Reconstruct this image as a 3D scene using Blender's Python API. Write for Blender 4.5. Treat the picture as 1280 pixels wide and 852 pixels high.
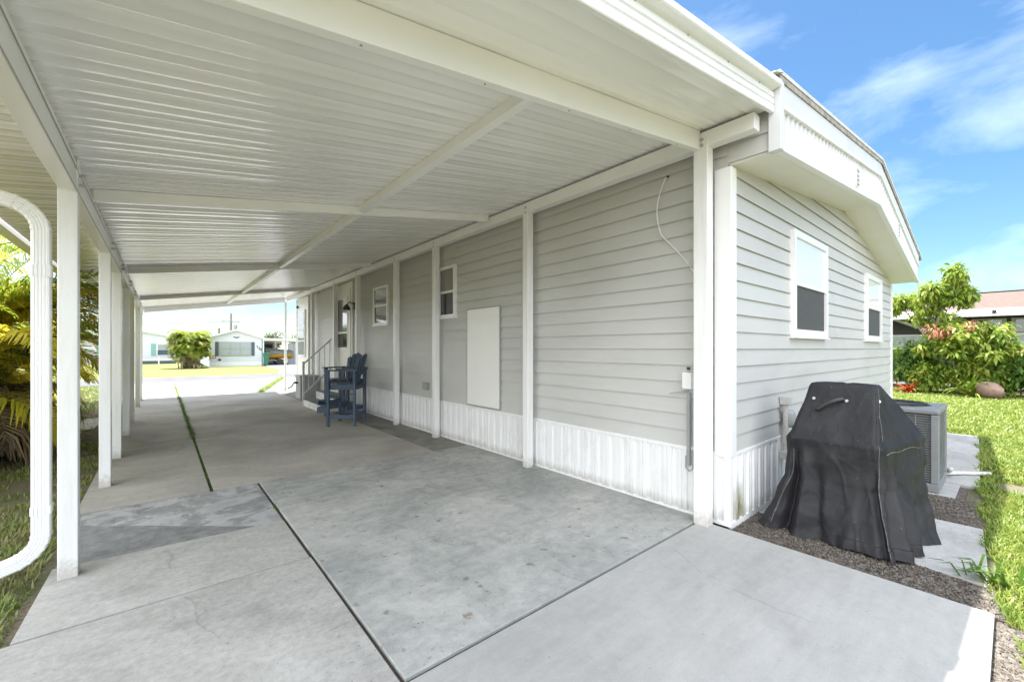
import bpy, math, random
import numpy as np
from mathutils import Vector, Matrix, noise as mnoise
rnd = random.Random(7)
C = bpy.context.scene.collection
for o in list(bpy.data.objects): bpy.data.objects.remove(o)

# ------------------------------------------------------------------ camera
sc = bpy.context.scene
cam = bpy.data.objects.new('camera', bpy.data.cameras.new('camera')); C.objects.link(cam)
cam.data.sensor_width = 36; cam.data.lens = 36 * 524 / 1280; cam.data.shift_y = 9 / 1280
cam.data.clip_start = 0.02; cam.data.clip_end = 2000
cam.location = (0, 0, 1.42)
YAW = math.atan2(438, 524)
cam.rotation_euler = (math.radians(90), 0, -YAW)
sc.camera = cam

# ------------------------------------------------------------------ sky and sun
SUN = Vector((0.19, 0.270, 1.0)).normalized()
world = bpy.data.worlds.new("World"); sc.world = world; world.use_nodes = True
wt = world.node_tree; wn = wt.nodes; wl = wt.links; wn.clear()
def N(tree, kind, **kw):
    n = tree.nodes.new(kind)
    for k, v in kw.items():
        if k.startswith('i_'):
            key = k[2:]; n.inputs[int(key) if key.isdigit() else key.replace('_', ' ')].default_value = v
        else: setattr(n, k, v)
    return n
out = N(wt, 'ShaderNodeOutputWorld'); bg = N(wt, 'ShaderNodeBackground'); bg.inputs['Strength'].default_value = 0.06
sky = N(wt, 'ShaderNodeTexSky', sky_type='NISHITA', sun_disc=False)
sky.sun_elevation = math.asin(SUN.z); sky.sun_rotation = math.atan2(SUN.x, SUN.y); sky.air_density = 1.0; sky.dust_density = 0.4; sky.ozone_density = 2.2
tc = N(wt, 'ShaderNodeTexCoord'); mp = N(wt, 'ShaderNodeMapping'); mp.inputs['Scale'].default_value = (1.0, 1.0, 2.6); mp.inputs['Location'].default_value = (0.35, 1.1, 0.2)
n1 = N(wt, 'ShaderNodeTexNoise', i_Scale=2.3, i_Detail=9, i_Roughness=0.56, i_Distortion=0.35)
r1 = N(wt, 'ShaderNodeMapRange'); r1.inputs[1].default_value = 0.47; r1.inputs[2].default_value = 0.80; r1.inputs[4].default_value = 0.27
wl.new(tc.outputs['Generated'], mp.inputs['Vector']); wl.new(mp.outputs['Vector'], n1.inputs['Vector']); wl.new(n1.outputs['Fac'], r1.inputs[0])
sep = N(wt, 'ShaderNodeSeparateXYZ'); wl.new(tc.outputs['Generated'], sep.inputs[0])
hz = N(wt, 'ShaderNodeMapRange'); hz.inputs[1].default_value = 0.0; hz.inputs[2].default_value = 0.22; hz.inputs[3].default_value = 0.45; hz.inputs[4].default_value = 0.0
wl.new(sep.outputs['Z'], hz.inputs[0])
n2 = N(wt, 'ShaderNodeTexNoise', i_Scale=1.6, i_Detail=5, i_Roughness=0.5); wl.new(mp.outputs['Vector'], n2.inputs['Vector'])
m2 = N(wt, 'ShaderNodeMapRange'); m2.inputs[1].default_value = 0.50; m2.inputs[2].default_value = 0.66; wl.new(n2.outputs['Fac'], m2.inputs[0])
ed = N(wt, 'ShaderNodeVectorMath', operation='DOT_PRODUCT'); ed.inputs[1].default_value = (1, 0, 0); wl.new(tc.outputs['Generated'], ed.inputs[0])
er = N(wt, 'ShaderNodeMapRange'); er.inputs[1].default_value = .45; er.inputs[2].default_value = .85; er.inputs[3].default_value = 1; er.inputs[4].default_value = .0; wl.new(ed.outputs['Value'], er.inputs[0])
he = N(wt, 'ShaderNodeMath', operation='MULTIPLY'); wl.new(hz.outputs[0], he.inputs[0]); wl.new(er.outputs[0], he.inputs[1])
hm = N(wt, 'ShaderNodeMath', operation='MULTIPLY'); wl.new(he.outputs[0], hm.inputs[0]); wl.new(m2.outputs[0], hm.inputs[1])
mx = N(wt, 'ShaderNodeMath', operation='MAXIMUM'); wl.new(r1.outputs[0], mx.inputs[0]); wl.new(hm.outputs[0], mx.inputs[1])
hs = N(wt, 'ShaderNodeHueSaturation', i_Saturation=1.14, i_Value=1.0); wl.new(sky.outputs[0], hs.inputs['Color'])
mix = N(wt, 'ShaderNodeMix', data_type='RGBA'); tint = N(wt, 'ShaderNodeMix', data_type='RGBA', blend_type='MULTIPLY'); tint.inputs[0].default_value = 1; tint.inputs[7].default_value = (0.92, 1.06, 1.06, 1); wl.new(hs.outputs[0], tint.inputs[6])
# unseen bright cloud bank low on the left, added to light the carport
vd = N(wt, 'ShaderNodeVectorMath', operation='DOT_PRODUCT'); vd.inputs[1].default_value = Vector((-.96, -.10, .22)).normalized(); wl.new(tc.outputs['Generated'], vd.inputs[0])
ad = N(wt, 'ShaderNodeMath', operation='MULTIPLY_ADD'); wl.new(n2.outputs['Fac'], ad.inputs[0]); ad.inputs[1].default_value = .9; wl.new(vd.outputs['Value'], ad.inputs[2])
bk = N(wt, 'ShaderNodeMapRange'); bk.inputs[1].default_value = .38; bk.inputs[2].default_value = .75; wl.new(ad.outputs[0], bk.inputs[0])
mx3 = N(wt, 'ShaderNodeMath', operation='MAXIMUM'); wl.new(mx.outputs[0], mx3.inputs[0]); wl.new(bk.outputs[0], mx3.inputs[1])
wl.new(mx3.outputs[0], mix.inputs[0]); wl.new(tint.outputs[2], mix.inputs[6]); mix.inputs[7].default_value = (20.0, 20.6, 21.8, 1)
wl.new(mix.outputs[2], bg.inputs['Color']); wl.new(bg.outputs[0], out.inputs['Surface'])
sl = bpy.data.lights.new('sun', 'SUN'); sl.energy = 4.6; sl.angle = math.radians(0.53); sl.color = (1.0, 0.97, 0.93)
so = bpy.data.objects.new('sun', sl); C.objects.link(so); so.rotation_euler = SUN.to_track_quat('Z', 'Y').to_euler(); so.location = (5, 8, 30)
vs = sc.view_settings; vs.view_transform = 'Standard'; vs.look = 'None'; vs.gamma = 1; vs.exposure = 1.62; vs.use_curve_mapping = False
sc.cycles.max_bounces = 10; sc.cycles.diffuse_bounces = 6; sc.cycles.glossy_bounces = 4; sc.cycles.caustics_reflective = False; sc.cycles.caustics_refractive = False
sc.cycles.sample_clamp_indirect = 8

# ------------------------------------------------------------------ materials
def mat_base(name, rough=0.6, metallic=0.0, spec=0.5):
    m = bpy.data.materials.new(name); m.use_nodes = True; t = m.node_tree
    b = t.nodes['Principled BSDF']; b.inputs['Roughness'].default_value = rough; b.inputs['Metallic'].default_value = metallic; b.inputs['Specular IOR Level'].default_value = spec
    return m, t, b
def noise_mat(name, stops, scale=3.0, detail=6, rough=0.6, bump=0.0, bscale=None, metallic=0, spec=0.5, stretch=(1, 1, 1), bdist=0.01, nrough=0.55, rvar=0.0):
    m, t, b = mat_base(name, rough, metallic, spec); L = t.links
    g = N(t, 'ShaderNodeNewGeometry'); mp = N(t, 'ShaderNodeMapping'); mp.inputs['Scale'].default_value = stretch
    L.new(g.outputs['Position'], mp.inputs['Vector'])
    n = N(t, 'ShaderNodeTexNoise', i_Scale=scale, i_Detail=detail, i_Roughness=nrough); L.new(mp.outputs[0], n.inputs['Vector'])
    r = N(t, 'ShaderNodeValToRGB'); cr = r.color_ramp
    while len(cr.elements) < len(stops): cr.elements.new(0.5)
    for e, (p, c) in zip(cr.elements, stops): e.position = p; e.color = (*c, 1)
    L.new(n.outputs['Fac'], r.inputs['Fac']); L.new(r.outputs['Color'], b.inputs['Base Color'])
    if bump:
        n2 = N(t, 'ShaderNodeTexNoise', i_Scale=bscale or scale * 6, i_Detail=5, i_Roughness=0.6); L.new(mp.outputs[0], n2.inputs['Vector'])
        bp = N(t, 'ShaderNodeBump', i_Strength=bump, i_Distance=bdist); L.new(n2.outputs['Fac'], bp.inputs['Height']); L.new(bp.outputs[0], b.inputs['Normal'])
    if rvar:
        mr = N(t, 'ShaderNodeMapRange'); mr.inputs[3].default_value = rough - rvar; mr.inputs[4].default_value = rough + rvar; mr.inputs[1].default_value = .3; mr.inputs[2].default_value = .7
        L.new(n.outputs['Fac'], mr.inputs[0]); L.new(mr.outputs[0], b.inputs['Roughness'])
    return m
def near(c, d=0.04):
    return [(0.3, tuple(max(0, x * (1 - d)) for x in c)), (0.7, tuple(min(1, x * (1 + d)) for x in c))]
def plain(name, c, rough=0.5, metallic=0, spec=0.5, d=0.05, scale=5, bump=0.0, **k): return noise_mat(name, near(c, d), scale=scale, rough=rough, metallic=metallic, spec=spec, bump=bump, **k)

def concrete(name, c1, c2, c3, rough=0.82, extra=None, scale=0.9, off=(0, 0, 0), spots=0.5, mott=.10, mscale=16):
    """trowelled concrete: broad tone, mid mottling, fine grain, dark specks, brush direction"""
    m, t, b = mat_base(name, rough, 0, 0.35); L = t.links
    g = N(t, 'ShaderNodeNewGeometry'); mp = N(t, 'ShaderNodeMapping'); mp.inputs['Location'].default_value = off
    L.new(g.outputs['Position'], mp.inputs['Vector']); P = mp.outputs[0]
    n1 = N(t, 'ShaderNodeTexNoise', i_Scale=scale, i_Detail=8, i_Roughness=0.62, i_Distortion=0.6); L.new(P, n1.inputs['Vector'])
    r = N(t, 'ShaderNodeValToRGB'); cr = r.color_ramp; cr.elements.new(0.5)
    for e, (p, c) in zip(cr.elements, ((0.32, c1), (0.5, c2), (0.68, c3))): e.position = p; e.color = (*c, 1)
    L.new(n1.outputs['Fac'], r.inputs['Fac'])
    ms = N(t, 'ShaderNodeMapping'); ms.inputs['Scale'].default_value = (1.0, 5.0, 1); ms.inputs['Rotation'].default_value = (0, 0, 0.25); L.new(P, ms.inputs['Vector'])
    n2 = N(t, 'ShaderNodeTexNoise', i_Scale=2.2, i_Detail=8, i_Roughness=0.66); L.new(ms.outputs[0], n2.inputs['Vector'])
    r2 = N(t, 'ShaderNodeMapRange'); r2.inputs[1].default_value = .3; r2.inputs[2].default_value = .7; r2.inputs[3].default_value = .90; r2.inputs[4].default_value = 1.07; L.new(n2.outputs['Fac'], r2.inputs[0])
    n5 = N(t, 'ShaderNodeTexNoise', i_Scale=mscale, i_Detail=8, i_Roughness=.7, i_Distortion=.3); L.new(P, n5.inputs['Vector'])
    r5 = N(t, 'ShaderNodeMapRange'); r5.inputs[1].default_value = .33; r5.inputs[2].default_value = .62; r5.inputs[3].default_value = 1 - mott; r5.inputs[4].default_value = 1 + mott * .4; L.new(n5.outputs['Fac'], r5.inputs[0])
    n3 = N(t, 'ShaderNodeTexNoise', i_Scale=170, i_Detail=3, i_Roughness=0.7); L.new(P, n3.inputs['Vector'])
    r3 = N(t, 'ShaderNodeMapRange'); r3.inputs[1].default_value = .25; r3.inputs[2].default_value = .75; r3.inputs[3].default_value = .86; r3.inputs[4].default_value = 1.12; L.new(n3.outputs['Fac'], r3.inputs[0])
    mt = N(t, 'ShaderNodeMapping'); mt.inputs['Scale'].default_value = (1.2, 30.0, 1); mt.inputs['Rotation'].default_value = (0, 0, -.12); L.new(P, mt.inputs['Vector'])
    n6 = N(t, 'ShaderNodeTexNoise', i_Scale=1.6, i_Detail=5, i_Roughness=.7); L.new(mt.outputs[0], n6.inputs['Vector']); tw = maprange(t, L, n6.outputs['Fac'], .62, .72, 1.0, .90)
    vc = N(t, 'ShaderNodeTexVoronoi', feature='DISTANCE_TO_EDGE', i_Scale=.42); mv = N(t, 'ShaderNodeVectorMath', operation='ADD'); nv = N(t, 'ShaderNodeTexNoise', i_Scale=2.5, i_Detail=6); L.new(P, nv.inputs['Vector']); sv = N(t, 'ShaderNodeVectorMath', operation='SCALE'); sv.inputs['Scale'].default_value = .22; L.new(nv.outputs['Color'], sv.inputs[0]); L.new(P, mv.inputs[0]); L.new(sv.outputs[0], mv.inputs[1]); L.new(mv.outputs[0], vc.inputs['Vector'])
    ck = mathn(t, L, 'MAXIMUM', maprange(t, L, vc.outputs['Distance'], .0, .003, .80, 1.0), maprange(t, L, n1.outputs['Fac'], .44, .50, 0, 1))
    mu = N(t, 'ShaderNodeMath', operation='MULTIPLY'); m25 = mathn(t, L, 'MULTIPLY', mathn(t, L, 'MULTIPLY', r2.outputs[0], mathn(t, L, 'MULTIPLY', tw, ck)), r5.outputs[0]); L.new(m25, mu.inputs[0]); L.new(r3.outputs[0], mu.inputs[1])
    # pits and droppings
    v = N(t, 'ShaderNodeTexNoise', i_Scale=34, i_Detail=3, i_Roughness=0.6); L.new(P, v.inputs['Vector'])
    rv = N(t, 'ShaderNodeMapRange'); rv.inputs[1].default_value = .67; rv.inputs[2].default_value = .73; rv.inputs[3].default_value = 1.0; rv.inputs[4].default_value = 1 - spots; L.new(v.outputs['Fac'], rv.inputs[0])
    mu2 = N(t, 'ShaderNodeMath', operation='MULTIPLY'); L.new(mu.outputs[0], mu2.inputs[0]); L.new(rv.outputs[0], mu2.inputs[1])
    vm = N(t, 'ShaderNodeVectorMath', operation='SCALE'); L.new(r.outputs['Color'], vm.inputs[0]); L.new(mu2.outputs[0], vm.inputs['Scale'])
    col = vm.outputs[0]
    if extra: col = extra(t, L, P, col)
    L.new(col, b.inputs['Base Color'])
    hsum = N(t, 'ShaderNodeMath', operation='ADD'); L.new(n3.outputs['Fac'], hsum.inputs[0]); L.new(n2.outputs['Fac'], hsum.inputs[1])
    bp = N(t, 'ShaderNodeBump', i_Strength=0.35, i_Distance=0.004); L.new(hsum.outputs[0], bp.inputs['Height']); L.new(bp.outputs[0], b.inputs['Normal'])
    return m
def mixcol(t, L, fac, a, bcol):
    mx = N(t, 'ShaderNodeMix', data_type='RGBA'); L.new(fac, mx.inputs[0])
    L.new(a, mx.inputs[6])
    if isinstance(bcol, tuple): mx.inputs[7].default_value = (*bcol, 1)
    else: L.new(bcol, mx.inputs[7])
    return mx.outputs[2]
def maprange(t, L, src, a, b_, c=0.0, d=1.0):
    r = N(t, 'ShaderNodeMapRange'); r.inputs[1].default_value = a; r.inputs[2].default_value = b_; r.inputs[3].default_value = c; r.inputs[4].default_value = d
    L.new(src, r.inputs[0]); return r.outputs[0]
def mathn(t, L, op, a, b_=None):
    n = N(t, 'ShaderNodeMath', operation=op)
    for i, v in enumerate((a, b_)):
        if v is None: continue
        if isinstance(v, (int, float)): n.inputs[i].default_value = v
        else: L.new(v, n.inputs[i])
    return n.outputs[0]

M = {}
M['siding'] = noise_mat('vinyl_siding', [(0.25, (0.46, 0.457, 0.437)), (0.42, (0.51, 0.51, 0.492)), (0.75, (0.56, 0.56, 0.54))], scale=0.9, rough=0.48, bump=0.25, bscale=1.3, bdist=0.02, stretch=(1, 1, 2.5))
M['white'] = noise_mat('white_painted_metal', [(0.3, (0.78, 0.785, 0.78)), (0.7, (0.83, 0.835, 0.83))], scale=2, rough=0.33, bump=0.05, bscale=6)
M['ceil'] = noise_mat('white_roof_pan', [(0.3, (0.82, 0.815, 0.81)), (0.7, (0.86, 0.855, 0.85))], scale=1.3, rough=0.2, bump=0.10, bscale=1.5, bdist=0.01, stretch=(1.0, 3.0, 1))
for nd in M['ceil'].node_tree.nodes:
    if nd.type == 'BSDF_PRINCIPLED': nd.inputs['Coat Weight'].default_value = .6; nd.inputs['Coat Roughness'].default_value = .12
def post_mat():
    m, t, b = mat_base('white_post_paint', .38, 0, .5); L = t.links
    g = N(t, 'ShaderNodeNewGeometry'); P = g.outputs['Position']; s_ = N(t, 'ShaderNodeSeparateXYZ'); L.new(P, s_.inputs[0])
    n = N(t, 'ShaderNodeTexNoise', i_Scale=26, i_Detail=7, i_Roughness=.7); L.new(P, n.inputs['Vector']); n2 = N(t, 'ShaderNodeTexNoise', i_Scale=3, i_Detail=8, i_Roughness=.75); mp = N(t, 'ShaderNodeMapping'); mp.inputs['Scale'].default_value = (6, 6, .6); L.new(P, mp.inputs[0]); L.new(mp.outputs[0], n2.inputs['Vector'])
    r = N(t, 'ShaderNodeValToRGB'); r.color_ramp.elements[0].position = .3; r.color_ramp.elements[0].color = (.72, .72, .70, 1); r.color_ramp.elements[1].position = .55; r.color_ramp.elements[1].color = (.81, .815, .81, 1); L.new(n2.outputs['Fac'], r.inputs['Fac'])
    f = maprange(t, L, mathn(t, L, 'ADD', s_.outputs['Z'], mathn(t, L, 'MULTIPLY', n.outputs['Fac'], -.28)), -.12, .0, .55, 0)
    c = mixcol(t, L, f, r.outputs[0], (.33, .28, .22)); sp = maprange(t, L, n.outputs['Fac'], .70, .74, 0, .35); c = mixcol(t, L, sp, c, (.45, .42, .36)); L.new(c, b.inputs['Base Color']); return m
M['post'] = None
M['aged_white'] = noise_mat('aged_white_vinyl', [(0.3, (0.60, 0.615, 0.63)), (0.7, (0.68, 0.69, 0.70))], scale=2, rough=0.5)
M['beam'] = noise_mat('white_beam_paint', [(0.3, (0.78, 0.78, 0.775)), (0.7, (0.83, 0.825, 0.82))], scale=2, rough=0.3, bump=0.06, bscale=4)
M['cream'] = noise_mat('cream_soffit', [(0.3, (0.76, 0.735, 0.69)), (0.7, (0.80, 0.78, 0.735))], scale=2.2, rough=0.6)
M['seam'] = plain('dark_seam', (0.06, 0.06, 0.055), 0.8)
M['steel'] = plain('galvanised_steel', (0.42, 0.43, 0.43), 0.4, metallic=0.25)
M['grey_metal'] = plain('grey_paint_metal', (0.33, 0.34, 0.34), 0.5)
M['dark'] = plain('dark_plastic', (0.03, 0.03, 0.032), 0.5)
M['screen'] = plain('insect_screen', (0.075, 0.078, 0.078), 0.75, scale=60, d=.2)
M['pane_white'] = plain('pane_before_white_blind', (0.74, 0.77, 0.79), 0.04, spec=1.0, d=.03)
M['pane_dark'] = plain('dark_window_glass', (0.05, 0.055, 0.06), 0.03, spec=1.0)
M['pane_beige'] = plain('pane_before_beige_blind', (0.24, 0.235, 0.21), 0.06, spec=0.8)
M['panel'] = noise_mat('access_panel_paint', [(0.3, (0.80, 0.80, 0.77)), (0.7, (0.84, 0.84, 0.81))], scale=2, rough=0.4)
M['door'] = plain('door_paint', (0.76, 0.75, 0.72), 0.4)
M['navy'] = noise_mat('navy_poly_lumber', [(0.3, (0.045, 0.075, 0.12)), (0.7, (0.065, 0.10, 0.15))], scale=6, rough=0.55, bump=0.15, bscale=60)
M['rail'] = plain('worn_white_rail', (.50, .50, .48), .5, d=.2, scale=20)
M['roofing'] = plain('weathered_roof_coating', (0.62, 0.61, 0.58), 0.7, d=.15, scale=8)
M['drip'] = plain('drip_edge', (0.36, 0.33, 0.29), 0.6, d=.35, scale=14)
M['shingle'] = noise_mat('brown_shingles', [(0.3, (0.09, 0.06, 0.047)), (0.7, (0.165, 0.115, 0.09))], scale=9, rough=0.9, stretch=(1, 1, 6), bump=.4, bscale=30)

def skirt_material():
    m, t, b = mat_base('corrugated_skirting', 0.42, 0, 0.5); L = t.links
    g = N(t, 'ShaderNodeNewGeometry'); P = g.outputs['Position']; s = N(t, 'ShaderNodeSeparateXYZ'); L.new(P, s.inputs[0])
    mp = N(t, 'ShaderNodeMapping'); mp.inputs['Scale'].default_value = (2.5, 2.5, 1.2); L.new(P, mp.inputs[0])
    n = N(t, 'ShaderNodeTexNoise', i_Scale=1.6, i_Detail=7, i_Roughness=.65); L.new(mp.outputs[0], n.inputs['Vector'])
    r = N(t, 'ShaderNodeValToRGB'); r.color_ramp.elements[0].position = .22; r.color_ramp.elements[0].color = (.66, .66, .63, 1); r.color_ramp.elements[1].position = .5; r.color_ramp.elements[1].color = (.80, .805, .80, 1)
    L.new(n.outputs['Fac'], r.inputs['Fac'])
    # mould blotch climbing from the ground beside the corner, on the end wall only
    nx = N(t, 'ShaderNodeTexNoise', i_Scale=14, i_Detail=5); mm = N(t, 'ShaderNodeMapping'); mm.inputs['Scale'].default_value = (2.2, 1, .35); L.new(P, mm.inputs[0]); L.new(mm.outputs[0], nx.inputs['Vector'])
    h = maprange(t, L, mathn(t, L, 'ADD', s.outputs['Z'], mathn(t, L, 'MULTIPLY', nx.outputs['Fac'], -0.75)), -0.30, 0.02, 1, 0)
    dx = maprange(t, L, mathn(t, L, 'ABSOLUTE', mathn(t, L, 'SUBTRACT', s.outputs['X'], 3.65)), 0.04, 0.13, 1, 0)
    yy = maprange(t, L, s.outputs['Y'], 1.50, 1.505, 1, 0)
    f = mathn(t, L, 'MULTIPLY', mathn(t, L, 'MULTIPLY', h, dx), yy)
    c = mixcol(t, L, f, r.outputs['Color'], (0.17, 0.17, 0.05))
    gr = maprange(t, L, mathn(t, L, 'ADD', s.outputs['Z'], mathn(t, L, 'MULTIPLY', nx.outputs['Fac'], -0.12)), -0.02, 0.05, .5, 0)
    c = mixcol(t, L, gr, c, (0.36, 0.34, 0.29)); L.new(c, b.inputs['Base Color']); return m
M['skirt'] = skirt_material()

def leaf_mat(name, cols, trans=0.35, rough=0.45, sc_=0.0):
    m, t, b = mat_base(name, rough, 0, 0.4); L = t.links
    g = N(t, 'ShaderNodeNewGeometry'); r = N(t, 'ShaderNodeValToRGB'); cr = r.color_ramp
    while len(cr.elements) < len(cols): cr.elements.new(.5)
    for i, (e, c) in enumerate(zip(cr.elements, cols)): e.position = i / max(1, len(cols) - 1); e.color = (*c, 1)
    if sc_:
        n = N(t, 'ShaderNodeTexNoise', i_Scale=sc_, i_Detail=3); L.new(g.outputs['Position'], n.inputs['Vector'])
        f = mathn(t, L, 'ADD', mathn(t, L, 'MULTIPLY', g.outputs['Random Per Island'], 0.45), mathn(t, L, 'MULTIPLY', maprange(t, L, n.outputs['Fac'], .3, .7), .55))
        L.new(f, r.inputs['Fac'])
    else: L.new(g.outputs['Random Per Island'], r.inputs['Fac'])
    L.new(r.outputs['Color'], b.inputs['Base Color'])
    if trans:
        tr = N(t, 'ShaderNodeBsdfTranslucent'); L.new(r.outputs['Color'], tr.inputs['Color']); ms = N(t, 'ShaderNodeMixShader'); ms.inputs[0].default_value = trans
        L.new(b.outputs[0], ms.inputs[1]); L.new(tr.outputs[0], ms.inputs[2]); L.new(ms.outputs[0], t.nodes['Material Output'].inputs['Surface'])
    return m

M['post'] = post_mat()
# ------------------------------------------------------------------ mesh helpers
class MB:
    def __init__(s): s.v = []; s.f = []
    def quad(s, *p):
        n = len(s.v); s.v += [tuple(q) for q in p]; s.f.append(tuple(range(n, n + len(p)))); return s
    def box(s, x0, x1, y0, y1, z0, z1):
        n = len(s.v); s.v += [(x, y, z) for z in (z0, z1) for x, y in ((x0, y0), (x1, y0), (x1, y1), (x0, y1))]
        s.f += [tuple(n + i for i in q) for q in ((3, 2, 1, 0), (4, 5, 6, 7), (0, 1, 5, 4), (1, 2, 6, 5), (2, 3, 7, 6), (3, 0, 4, 7))]; return s
    def hexa(s, p):   # 8 points, bottom 4 then top 4
        n = len(s.v); s.v += [tuple(q) for q in p]
        s.f += [tuple(n + i for i in q) for q in ((3, 2, 1, 0), (4, 5, 6, 7), (0, 1, 5, 4), (1, 2, 6, 5), (2, 3, 7, 6), (3, 0, 4, 7))]; return s
    def bar(s, p, q, w, h, up=(0, 0, 1)):
        p = Vector(p); q = Vector(q); d = (q - p).normalized(); u = Vector(up)
        if abs(d.dot(u)) > .98: u = Vector((0, 1, 0))
        a = d.cross(u).normalized(); u = a.cross(d).normalized(); a = a * w / 2; u = u * h / 2
        n = len(s.v)
        for c in (p, q):
            for e in (-a - u, a - u, a + u, -a + u): s.v.append(tuple(c + e))
        s.f += [tuple(n + i for i in k) for k in ((3, 2, 1, 0), (4, 5, 6, 7), (0, 1, 5, 4), (1, 2, 6, 5), (2, 3, 7, 6), (3, 0, 4, 7))]; return s
    def prism(s, poly, vec):
        n = len(s.v); k = len(poly); v = Vector(vec)
        s.v += [tuple(p) for p in poly] + [tuple(Vector(p) + v) for p in poly]
        s.f.append(tuple(range(n + k - 1, n - 1, -1))); s.f.append(tuple(range(n + k, n + 2 * k)))
        for i in range(k): j = (i + 1) % k; s.f.append((n + i, n + j, n + k + j, n + k + i))
        return s
    def tube(s, pts, r, k=8, cap=True):
        pts = [Vector(p) for p in pts]; rs = r if isinstance(r, (list, tuple)) else [r] * len(pts); base = len(s.v)
        pa = None
        for i, p in enumerate(pts):
            d = (pts[min(i + 1, len(pts) - 1)] - pts[max(i - 1, 0)]).normalized()
            if pa is None:
                u = Vector((0, 0, 1)) if abs(d.z) < .9 else Vector((1, 0, 0)); pa = d.cross(u).normalized()
            pa = (pa - d * pa.dot(d)).normalized(); pb = d.cross(pa)
            for j in range(k):
                t = 2 * math.pi * j / k; s.v.append(tuple(p + (pa * math.cos(t) + pb * math.sin(t)) * rs[i]))
        for i in range(len(pts) - 1):
            for j in range(k):
                a = base + i * k + j; b = base + i * k + (j + 1) % k; s.f.append((a, b, b + k, a + k))
        if cap: s.f.append(tuple(base + j for j in range(k - 1, -1, -1))); s.f.append(tuple(base + (len(pts) - 1) * k + j for j in range(k)))
        return s
    def sweep(s, prof, pts, up=(0, 1, 0)):   # prof: 2D points (a along side axis, b along normal)
        pts = [Vector(p) for p in pts]; base = len(s.v); k = len(prof); U = Vector(up)
        for i, p in enumerate(pts):
            d = (pts[min(i + 1, len(pts) - 1)] - pts[max(i - 1, 0)]).normalized(); a = U; b = d.cross(U).normalized()
            for x, y in prof: s.v.append(tuple(p + a * x + b * y))
        for i in range(len(pts) - 1):
            for j in range(k): a = base + i * k + j; b = base + i * k + (j + 1) % k; s.f.append((a, b, b + k, a + k))
        s.f.append(tuple(base + j for j in range(k - 1, -1, -1))); s.f.append(tuple(base + (len(pts) - 1) * k + j for j in range(k)))
        return s
    def lathe(s, c, prof, k=20):
        base = len(s.v); c = Vector(c)
        for r, z in prof:
            for j in range(k): t = 2 * math.pi * j / k; s.v.append((c.x + r * math.cos(t), c.y + r * math.sin(t), c.z + z))
        for i in range(len(prof) - 1):
            for j in range(k): a = base + i * k + j; b = base + i * k + (j + 1) % k; s.f.append((a, b, b + k, a + k))
        return s
    def build(s, name, m, parent=None, smooth=False, bevel=0, recalc=False):
        off = origin(parent); me = bpy.data.meshes.new(name)
        me.from_pydata([(x - off[0], y - off[1], z - off[2]) for x, y, z in s.v], [], s.f)
        me.materials.append(m if not isinstance(m, str) else M[m])
        if smooth: me.polygons.foreach_set('use_smooth', [True] * len(me.polygons))
        if recalc:
            import bmesh
            bm = bmesh.new(); bm.from_mesh(me); bmesh.ops.recalc_face_normals(bm, faces=bm.faces); bm.to_mesh(me); bm.free()
        me.update(); o = bpy.data.objects.new(name, me); C.objects.link(o)
        if parent: o.parent = parent
        if bevel:
            b = o.modifiers.new('bevel', 'BEVEL'); b.width = bevel; b.segments = 2; b.limit_method = 'ANGLE'; b.angle_limit = math.radians(40); b.harden_normals = False
        return o
def origin(p):
    v = Vector((0, 0, 0))
    while p is not None: v += p.location; p = p.parent
    return v
def thing(name, label, cat, loc=(0, 0, 0), group=None):
    o = bpy.data.objects.new(name, None); C.objects.link(o); o.location = loc; o.empty_display_size = .2
    o['label'] = label; o['category'] = cat
    if group: o['group'] = group
    return o
def tag(o, label, cat, group=None, kind=None):
    o['label'] = label; o['category'] = cat
    if group: o['group'] = group
    if kind: o['kind'] = kind
    return o
def struct(o, label=None):
    o['kind'] = 'structure'
    if label: o['label'] = label
    return o
def bx(name, m, parent, *b, bevel=0): return MB().box(*b).build(name, m, parent, bevel=bevel)
def np_mesh(name, V, F, m, parent=None, smooth=False):
    off = np.array(origin(parent)); V = np.asarray(V, dtype=np.float32) - off; F = np.asarray(F, dtype=np.int32); k = F.shape[1]
    me = bpy.data.meshes.new(name); me.vertices.add(len(V)); me.vertices.foreach_set('co', V.ravel().astype(np.float32))
    me.loops.add(F.size); me.loops.foreach_set('vertex_index', F.ravel()); me.polygons.add(len(F))
    me.polygons.foreach_set('loop_start', np.arange(0, F.size, k, dtype=np.int32)); me.polygons.foreach_set('loop_total', np.full(len(F), k, dtype=np.int32))
    if smooth: me.polygons.foreach_set('use_smooth', np.ones(len(F), dtype=bool))
    me.materials.append(M[m] if isinstance(m, str) else m); me.update(calc_edges=True); me.validate()
    o = bpy.data.objects.new(name, me); C.objects.link(o)
    if parent: o.parent = parent
    return o
def copy_thing(root, loc, label, group=None):
    r = root.copy(); C.objects.link(r); r.location = loc; r['label'] = label
    if group: r['group'] = group
    for ch in list(root.children):
        c = ch.copy(); C.objects.link(c); c.parent = r
        for g in list(ch.children):
            d = g.copy(); C.objects.link(d); d.parent = c
    return r

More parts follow.
